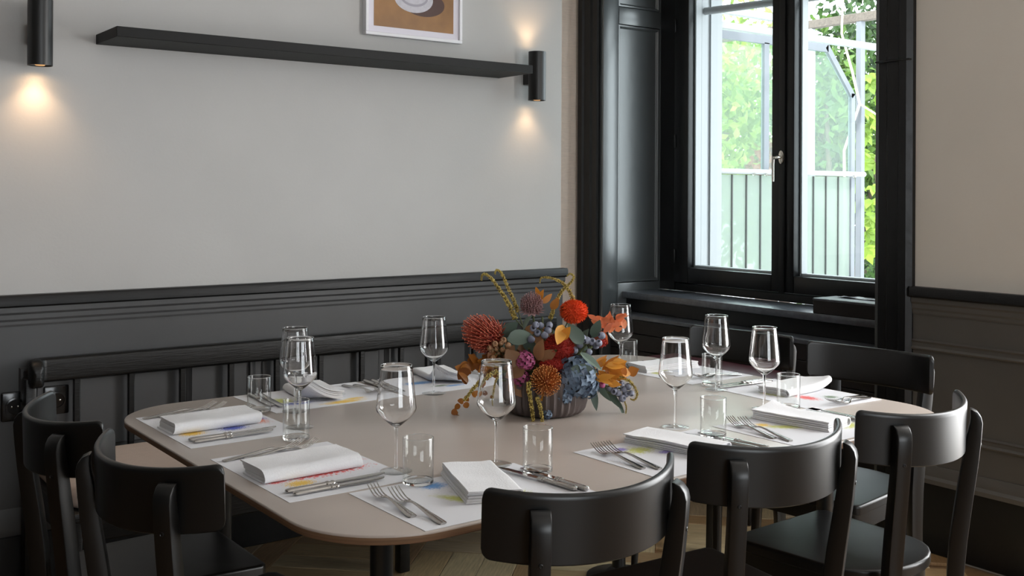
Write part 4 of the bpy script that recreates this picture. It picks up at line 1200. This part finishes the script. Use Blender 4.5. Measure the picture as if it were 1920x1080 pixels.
# leaves
leaves('grey-green eucalyptus leaves at the upper left of the bouquet', [(976, 620, .05, 10, 52, 30), (955, 610, .03, 40, 40, 24), (986, 598, .02, 70, 36, 22)], L_euc, 'eucalyptus_sprig')
leaves('grey-green eucalyptus leaves below the vermilion flower', [(1076, 608, .07, 125, 46, 26), (1105, 655, .09, -40, 50, 18), (1093, 668, .10, -10, 50, 22), (1116, 612, .02, 70, 36, 20)], L_euc, 'eucalyptus_sprig')
leaves('dark grey-green eucalyptus leaves behind the bowl rim on the right', [(1130, 722, .05, -60, 44, 16), (1152, 745, .02, -50, 54, 14), (1113, 735, .05, -80, 44, 14), (1165, 765, .01, -65, 40, 8)], L_euc, 'eucalyptus_sprig')
leaves('copper brown round leaves at the left front of the bouquet', [(958, 645, .10, 130, 38, 32), (964, 672, .11, 200, 36, 32), (1010, 632, .09, 80, 42, 26), (1026, 645, .08, 30, 36, 22), (972, 707, .09, -50, 40, 30), (985, 712, .08, -60, 26, 20)], L_brown, 'copper_leaf_sprig')
leaves('yellow curled leaf below the vermilion flower', [(1046, 610, .085, 250, 42, 24), (1058, 604, .08, 60, 30, 18)], L_amber, 'yellow_leaf')
leaves('small rust leaves at the top of the bouquet', [(1014, 562, -.02, 80, 30, 14), (1026, 566, -.02, 40, 26, 12), (1040, 575, -.02, 60, 26, 16), (1052, 585, -.01, 100, 26, 20), (1008, 556, -.03, 110, 22, 10)], L_rust, 'rust_leaf_sprig')
leaves('coral maple leaves on the right side of the bouquet', [(rng.uniform(1112, 1170), rng.uniform(594, 622), rng.uniform(-.04, .0), rng.uniform(-60, 130), rng.uniform(18, 30), rng.uniform(10, 16)) for _ in range(22)] + [(1130, 636, -.01, -60, 30, 20)], L_coral, 'coral_leaf_sprig', tip=1.4)
leaves('amber leaves spreading to the right of the bouquet', [(rng.uniform(1100, 1160), rng.uniform(664, 702), rng.uniform(.02, .07), rng.uniform(-50, 50), rng.uniform(24, 42), rng.uniform(12, 20)) for _ in range(20)] + [(1160, 680, .02, 40, 32, 26), (1172, 692, .02, -10, 28, 22), (1186, 693, .01, 20, 24, 20), (1166, 688, .03, 70, 26, 18)], L_amber, 'amber_leaf_sprig', tip=1.1)
rl = [(rng.uniform(866, 945)) for _ in range(34)]
leaves('rust leaves at the left edge of the bouquet', [(x_, 690 - (x_ - 866) * .30 + rng.uniform(-22, 20) * (.3 + (x_ - 866) / 80), rng.uniform(.0, .07), rng.uniform(110, 260), rng.uniform(20, 34), rng.uniform(14, 22)) for x_ in rl], L_rust, 'rust_leaf_sprig', tip=.65)
leaves('amber leaves below the orange protea', [(1010, 712, .11, -70, 30, 18), (1040, 704, .10, -50, 34, 18), (1046, 690, .09, 30, 26, 16), (992, 700, .10, -120, 30, 18)], L_amber, 'amber_leaf_sprig')
trail = [(900, 706, .05), (890, 722, .05), (880, 736, .05), (872, 744, .05), (862, 752, .05), (854, 764, .05), (848, 773, .05), (893, 712, .05), (884, 728, .06), (868, 738, .06), (858, 758, .06), (846, 776, .06), (852, 770, .05), (903, 722, .05), (922, 735, .06)]
leaves('trailing branch of small round rust leaves hanging to the left', [(x + rng.uniform(-6, 6), y + rng.uniform(-4, 4), d, rng.choice((200, 250, 300, 150)), 12, 12) for x, y, d in trail], L_rust, 'trailing_leaf_branch', tip=.5)
leaves('dark inner leaves filling the middle of the bouquet', [(1022 + rng.uniform(-85, 85), 665 + rng.uniform(-45, 45), rng.uniform(-.03, .03), rng.uniform(0, 360), 52, 30) for _ in range(26)], L_euc, 'filler_sprig')
leaves('copper inner leaves filling the back of the bouquet', [(1015 + rng.uniform(-95, 80), 668 + rng.uniform(-50, 40), rng.uniform(-.02, .05), rng.uniform(0, 360), 46, 28) for _ in range(22)], L_brown, 'filler_sprig')
# gold plumes
amaranth('gold plume curling over at the far upper left', [(966, 604, -.02), (955, 580, -.02), (938, 552, -.02), (920, 528, -.02), (906, 521, -.02), (902, 533, -.02)], .0075, .0022)
amaranth('gold plume curling beside the leftmost one at the top', [(972, 596, -.04), (962, 572, -.04), (950, 545, -.04), (940, 524, -.04), (931, 518, -.04), (928, 526, -.04)], .0062, .0020)
amaranth('thin gold plume curling to the upper right', [(1032, 606, -.03), (1040, 580, -.03), (1052, 556, -.03), (1068, 540, -.03), (1075, 528, -.03), (1068, 522, -.03), (1062, 527, -.03)], .0062, .0018)
amaranth('thin gold plume arching left across the one at the upper right', [(1078, 588, -.05), (1068, 560, -.05), (1052, 543, -.05), (1032, 535, -.05), (1015, 535, -.05), (1012, 545, -.05)], .0062, .0014)
amaranth('gold plume hanging down the front of the bowl to the table, left one', [(988, 684, .125), (990, 705, .128), (995, 735, .130), (998, 762, .130), (1004, 789, .132)], .0062, .0042)
amaranth('gold plume hanging down the front of the bowl to the table, right one', [(1004, 712, .125), (1010, 730, .128), (1014, 755, .130), (1015, 788, .132)], .0055, .0042)
amaranth('gold feathery plume drooping to the left', [(930, 672, .09), (910, 680, .10), (890, 698, .10), (876, 716, .10), (868, 726, .10)], .0065, .0036)
amaranth('short gold plume drooping inside the view through the front wine glass', [(936, 672, .10), (926, 690, .11), (922, 712, .11), (920, 740, .11)], .0045, .0016)
amaranth('gold plume looping down at the lower right', [(1140, 694, .05), (1160, 698, .03), (1182, 712, .02), (1193, 732, .02), (1188, 744, .02), (1180, 742, .02)], .0060, .0018)
amaranth('thin gold sprig hanging at the far lower right', [(1168, 742, .02), (1173, 758, .02), (1172, 772, .02), (1175, 784, .02)], .0026, .0014)

# ------------------------------------------------------------------ outside: balcony screen, pergola, trees
wall_boxes('balcony_slab', [(4.2, 7.4, 1.0, 6.5, 0.25, 0.40)], M_stone)
SYs = 4.80
sx0, sxe = 4.42, 6.68
scn = tag(empty('balcony_screen', (5.5, SYs, 0.40)), 'grey framed balcony side screen, glass above and ribbed boards below, with one cut corner', 'screen')
def spart(name, mb, mat, par=scn, **k):
    o = mb.build(name, mat, None, **k); o.parent = par
    o.matrix_parent_inverse = Matrix.Translation(scn.location).inverted() if par is scn else Matrix.Identity(4); return o
def bar(p, q, w=0.035, d=0.03):
    mb = MB(); p = Vector(p); q = Vector(q); a = (q - p).normalized(); n_ = Vector((0, 1, 0)); b_ = a.cross(n_)
    lp = []
    for c_ in (p, q): lp.append([c_ + n_ * (sy * d / 2) + b_ * (sz * w / 2) for sy, sz in ((-1, -1), (1, -1), (1, 1), (-1, 1))])
    mb.loft(lp); return mb
spart('top_bar', bar((sx0, SYs, 2.42), (6.36, SYs, 2.42), .055), M_greymetal, smooth=False)
spart('corner_bar', bar((6.345, SYs, 2.435), (6.66, SYs, 2.09), .045), M_greymetal, smooth=False)
spart('end_post', bar((6.655, SYs, 0.40), (6.655, SYs, 2.11), .045), M_greymetal, smooth=False)
spart('mid_post', bar((5.69, SYs, 1.50), (5.69, SYs, 2.40), .05), M_greymetal, smooth=False)
spart('inner_post', bar((sx0, SYs, 0.40), (sx0, SYs, 2.44), .05), M_greymetal, smooth=False)
mb = MB(); mb.tube([(sx0, SYs - 0.05, 1.515), (6.74, SYs - 0.05, 1.515)], 0.019, 10); spart('hand_rail', mb, M_whitemetal)
spart('bottom_bar', bar((sx0, SYs, 0.735), (6.655, SYs, 0.735), .03), M_greymetal, smooth=False)
mb = MB(); mb.loft([[(x, y, z) for x, z in ((sx0 + .025, 1.52), (5.665, 1.52), (5.665, 2.40), (sx0 + .025, 2.40))] for y in (SYs - .003, SYs + .003)]); spart('pane', mb, M_screenglass, smooth=False)
mb = MB(); mb.loft([[(x, y, z) for x, z in ((5.715, 1.52), (6.635, 1.52), (6.635, 2.09), (6.34, 2.40), (5.715, 2.40))] for y in (SYs - .003, SYs + .003)]); spart('pane', mb, M_screenglass, smooth=False)
bw = 0.142; nb = int((6.63 - sx0) / bw)
for i in range(nb):
    a = 6.63 - (i + 1) * bw
    mb = MB(); mb.box(a + 0.006, a + bw - 0.006, SYs - .006, SYs + .006, 0.75, 1.495); spart('board', mb, M_screenboard, smooth=False)
    mb = MB(); mb.box(a - 0.0055, a + 0.0055, SYs - .012, SYs + .004, 0.75, 1.495); spart('joint_strip', mb, M_gasket, smooth=False)
for x in (5.50, 5.62, 6.60):
    mb = MB(); mb.tube([(x, SYs - 0.075, 1.50), (x + .02, SYs - 0.055, 1.49), (x + .03, SYs - 0.02, 1.515)], 0.008, 6); spart('clamp', mb, M_chrome)

pg = tag(empty('pergola', (6.9, 4.9, 0.40)), 'pale grey pergola post with timber and metal beams outside the window', 'pergola')
def ppart(name, mb, mat, **k):
    o = mb.build(name, mat, None, **k); o.parent = pg; o.matrix_parent_inverse = Matrix.Translation(pg.location).inverted(); return o
mb = MB(); mb.bbox(6.875, 6.925, 4.875, 4.925, 0.40, 2.70, 0.004, 1); ppart('post', mb, M_greymetal)
mb = MB(); mb.bbox(6.87, 6.93, 3.6, 6.4, 2.68, 2.745, 0.004, 1); ppart('cross_beam', mb, M_weather)
mb = MB(); mb.bbox(6.87, 6.92, 5.33, 5.38, 0.40, 2.68, 0.004, 1); ppart('post', mb, M_whitemetal)
mb = MB(); mb.bbox(4.5, 6.85, 4.58, 4.63, 2.41, 2.455, 0.004, 1); ppart('awning_arm', mb, M_whitemetal)
mb = MB(); mb.bbox(4.5, 6.0, 4.95, 5.0, 2.60, 2.65, 0.004, 1); ppart('side_beam', mb, M_whitemetal)
aw = tag(empty('awning_box', (5.2, 5.2, 2.75)), 'white eaves board of the awning above the balcony', 'awning')
mb = MB(); mb.bbox(4.25, 5.1, 3.2, 5.6, 2.745, 2.80, 0.006, 1); o = mb.build('eaves_board', M_whitemetal); o.parent = aw; o.matrix_parent_inverse = Matrix.Translation(aw.location).inverted()
mb = MB(); mb.bbox(5.06, 5.12, 3.2, 5.6, 2.69, 2.80, 0.006, 1); o = mb.build('valance', M_whitemetal); o.parent = aw; o.matrix_parent_inverse = Matrix.Translation(aw.location).inverted()
# bare vine stem winding past the post
mb = MB(); mb.tube([(6.84, 5.02, 0.4), (6.83, 4.98, 1.2), (6.84, 5.0, 1.7), (6.85, 4.87, 2.05), (6.84, 4.93, 2.3), (6.83, 5.02, 2.6), (6.82, 5.0, 2.9), (6.8, 5.1, 3.2)], [.012, .011, .010, .010, .010, .009, .008, .006], 7)
vs = tag(empty('climbing_vine', (6.84, 5.02, 0.4)), 'pale winding vine stem climbing past the grey post', 'vine')
def vpart(name, mb, mat):
    o = mb.build(name, mat, None, recalc=False); o.parent = vs; o.matrix_parent_inverse = Matrix.Translation(vs.location).inverted(); return o
vpart('stem', mb, principled('pale_vine_bark', (0.55, 0.47, 0.36), 0.8, noise_amt=0.25))
mb = MB(); mb.tube([(6.85, 4.87, 2.05), (6.9, 4.78, 1.98), (7.0, 4.66, 1.85), (7.05, 4.60, 1.86)], [.009, .008, .006, .004], 6); vpart('side_shoot', mb, MATS['pale_vine_bark'])

G_bright = leaf_mat('leaf_bright_green', (0.07, 0.15, 0.010), (0.27, 0.38, 0.05), 0.5)
G_mid = leaf_mat('leaf_mid_green', (0.022, 0.065, 0.008), (0.11, 0.20, 0.03), 0.45)
G_dark = leaf_mat('leaf_dark_green', (0.010, 0.028, 0.006), (0.045, 0.10, 0.02), 0.35)
G_pale = leaf_mat('leaf_pale_green', (0.11, 0.18, 0.035), (0.28, 0.36, 0.12), 0.5)
G_red = leaf_mat('leaf_russet', (0.16, 0.045, 0.02), (0.30, 0.12, 0.07), 0.4)
rt = random.Random(5)
def rvt():
    v = Vector((rt.gauss(0, 1), rt.gauss(0, 1), rt.gauss(0, 1))); return v.normalized()
def tree(name, label, base, trunk_h, clumps, mat, nleaf, size, seed=0):
    e = tag(empty(name, base), label, 'tree', 'trees outside the window')
    base = Vector(base)
    mb = MB(); topc = Vector(clumps[0][0])
    mb.tube([base, base + UP * trunk_h * .5 + Vector((.05, .08, 0)), Vector((topc.x, topc.y, base.z + trunk_h))], [.11, .09, .05], 8)
    for c, r_ in clumps:
        c = Vector(c); a = base + UP * trunk_h * .6
        mb.tube([a, (a + c) / 2 + rvt() * .15, c], [.05, .035, .015], 6)
    o = mb.build('trunk', M_bark, None); o.parent = e; o.matrix_parent_inverse = Matrix.Translation(base).inverted()
    mb = MB(); tot = sum(r_ ** 2 for _, r_ in clumps)
    for c, r_ in clumps:
        c = Vector(c)
        for i in range(int(nleaf * r_ ** 2 / tot)):
            d = rvt(); p = c + d * r_ * (rt.random() ** .45)
            mb.leaf(p, (rvt() + Vector((0, 0, -.5))), rvt() + UP * .9 - Vector((.5, .6, 0)), size * rt.uniform(.6, 1.25), size * .55, .15, .2, tone=rt.random(), rows=2)
    o = mb.build('foliage', mat, None, recalc=False, smooth=False); o.parent = e; o.matrix_parent_inverse = Matrix.Translation(base).inverted(); o['kind'] = 'stuff'
tree('leafy_tree', 'bright green leafy tree behind the glass screen, left pane', (8.6, 8.3, -3.0), 5.0, [((8.4, 7.6, 1.9), .75), ((8.0, 7.2, 1.3), .65), ((9.0, 8.0, 2.4), .7), ((8.6, 7.2, 1.2), .6), ((8.2, 7.9, 2.5), .5)], G_bright, 2600, .13)
tree('leafy_tree', 'mid green tree seen through the right window pane', (8.8, 6.6, -3.0), 5.0, [((8.6, 6.5, 1.5), .7), ((8.2, 6.2, 2.3), .55), ((9.2, 6.8, 2.6), .7), ((8.8, 6.1, 1.7), .6), ((8.6, 6.6, 2.1), .5)], G_mid, 2600, .12)
tree('leafy_tree', 'dark green tree at the right edge of the window', (9.4, 5.9, -3.0), 5.2, [((9.6, 6.6, 2.6), .75), ((9.2, 6.2, 3.2), .7), ((9.0, 5.8, 2.5), .6), ((9.8, 6.6, 3.5), .7), ((9.3, 6.2, 1.0), .7), ((9.0, 5.9, .6), .6)], G_dark, 4200, .10)
tree('leafy_tree', 'pale yellow-green tree far behind the balcony', (13.0, 11.0, -3.0), 5.5, [((12.6, 10.6, 2.2), 1.2), ((12.0, 10.8, 3.0), .9), ((13.4, 9.6, 2.4), 1.1), ((13.0, 11.4, 3.6), 1.0), ((13.5, 10.0, 1.2), 1.1)], G_pale, 3200, .18)
tree('leafy_tree', 'russet leaved shrub low behind the glass screen', (8.4, 6.9, -3.0), 3.9, [((8.2, 6.85, 1.58), .28), ((8.15, 6.75, 1.75), .2)], G_red, 320, .10)
tree('leafy_tree', 'dense green hedge tree low at the right of the window', (10.5, 7.6, -3.0), 4.0, [((10.4, 7.4, .6), .9), ((10.0, 7.0, .1), .8), ((11.0, 8.2, .9), 1.0), ((11.4, 8.0, 2.0), .9), ((10.6, 7.0, 1.6), .6)], G_mid, 3600, .12)
# single large leaves of the creeper at the right edge of the window
cp = tag(empty('broadleaf_creeper', (7.3, 4.95, -0.5)), 'creeper with large bright green lobed leaves at the right edge of the window', 'plant')
def cpart(name, mb, mat, **k):
    o = mb.build(name, mat, None, recalc=False, **k); o.parent = cp; o.matrix_parent_inverse = Matrix.Translation(cp.location).inverted(); return o
mb = MB(); mb.tube([(7.3, 4.95, -.5), (7.32, 4.96, .8), (7.25, 5.0, 1.6), (7.3, 4.92, 2.3)], [.03, .025, .018, .01], 7); cpart('stem', mb, M_bark)
for i in range(46):
    z_ = rt.uniform(.75, 2.35); p = Vector((7.28 + rt.uniform(-.12, .25), 4.98 + rt.uniform(-.12, .26), z_))
    d0 = (rvt() * .6 + Vector((-.3, -.2, -.6))).normalized(); nr = (Vector((-.6, -.5, .6)) + rvt() * .5)
    mb = MB(); sz = rt.uniform(.09, .15); tn = rt.uniform(.2, 1)
    w_ = d0.cross(nr).normalized()
    mb.tone = 0
    for k, (ang, ll) in enumerate(((0, 1), (38, .85), (-38, .85), (80, .55), (-80, .55))):
        dd = d0 * math.cos(R(ang)) + w_ * math.sin(R(ang))
        mb.leaf(p, dd, nr, sz * ll, sz * .5 * ll, .1, .15, tone=min(1, tn + .02 * k), rows=3)
    cpart('leaf', mb, G_bright)
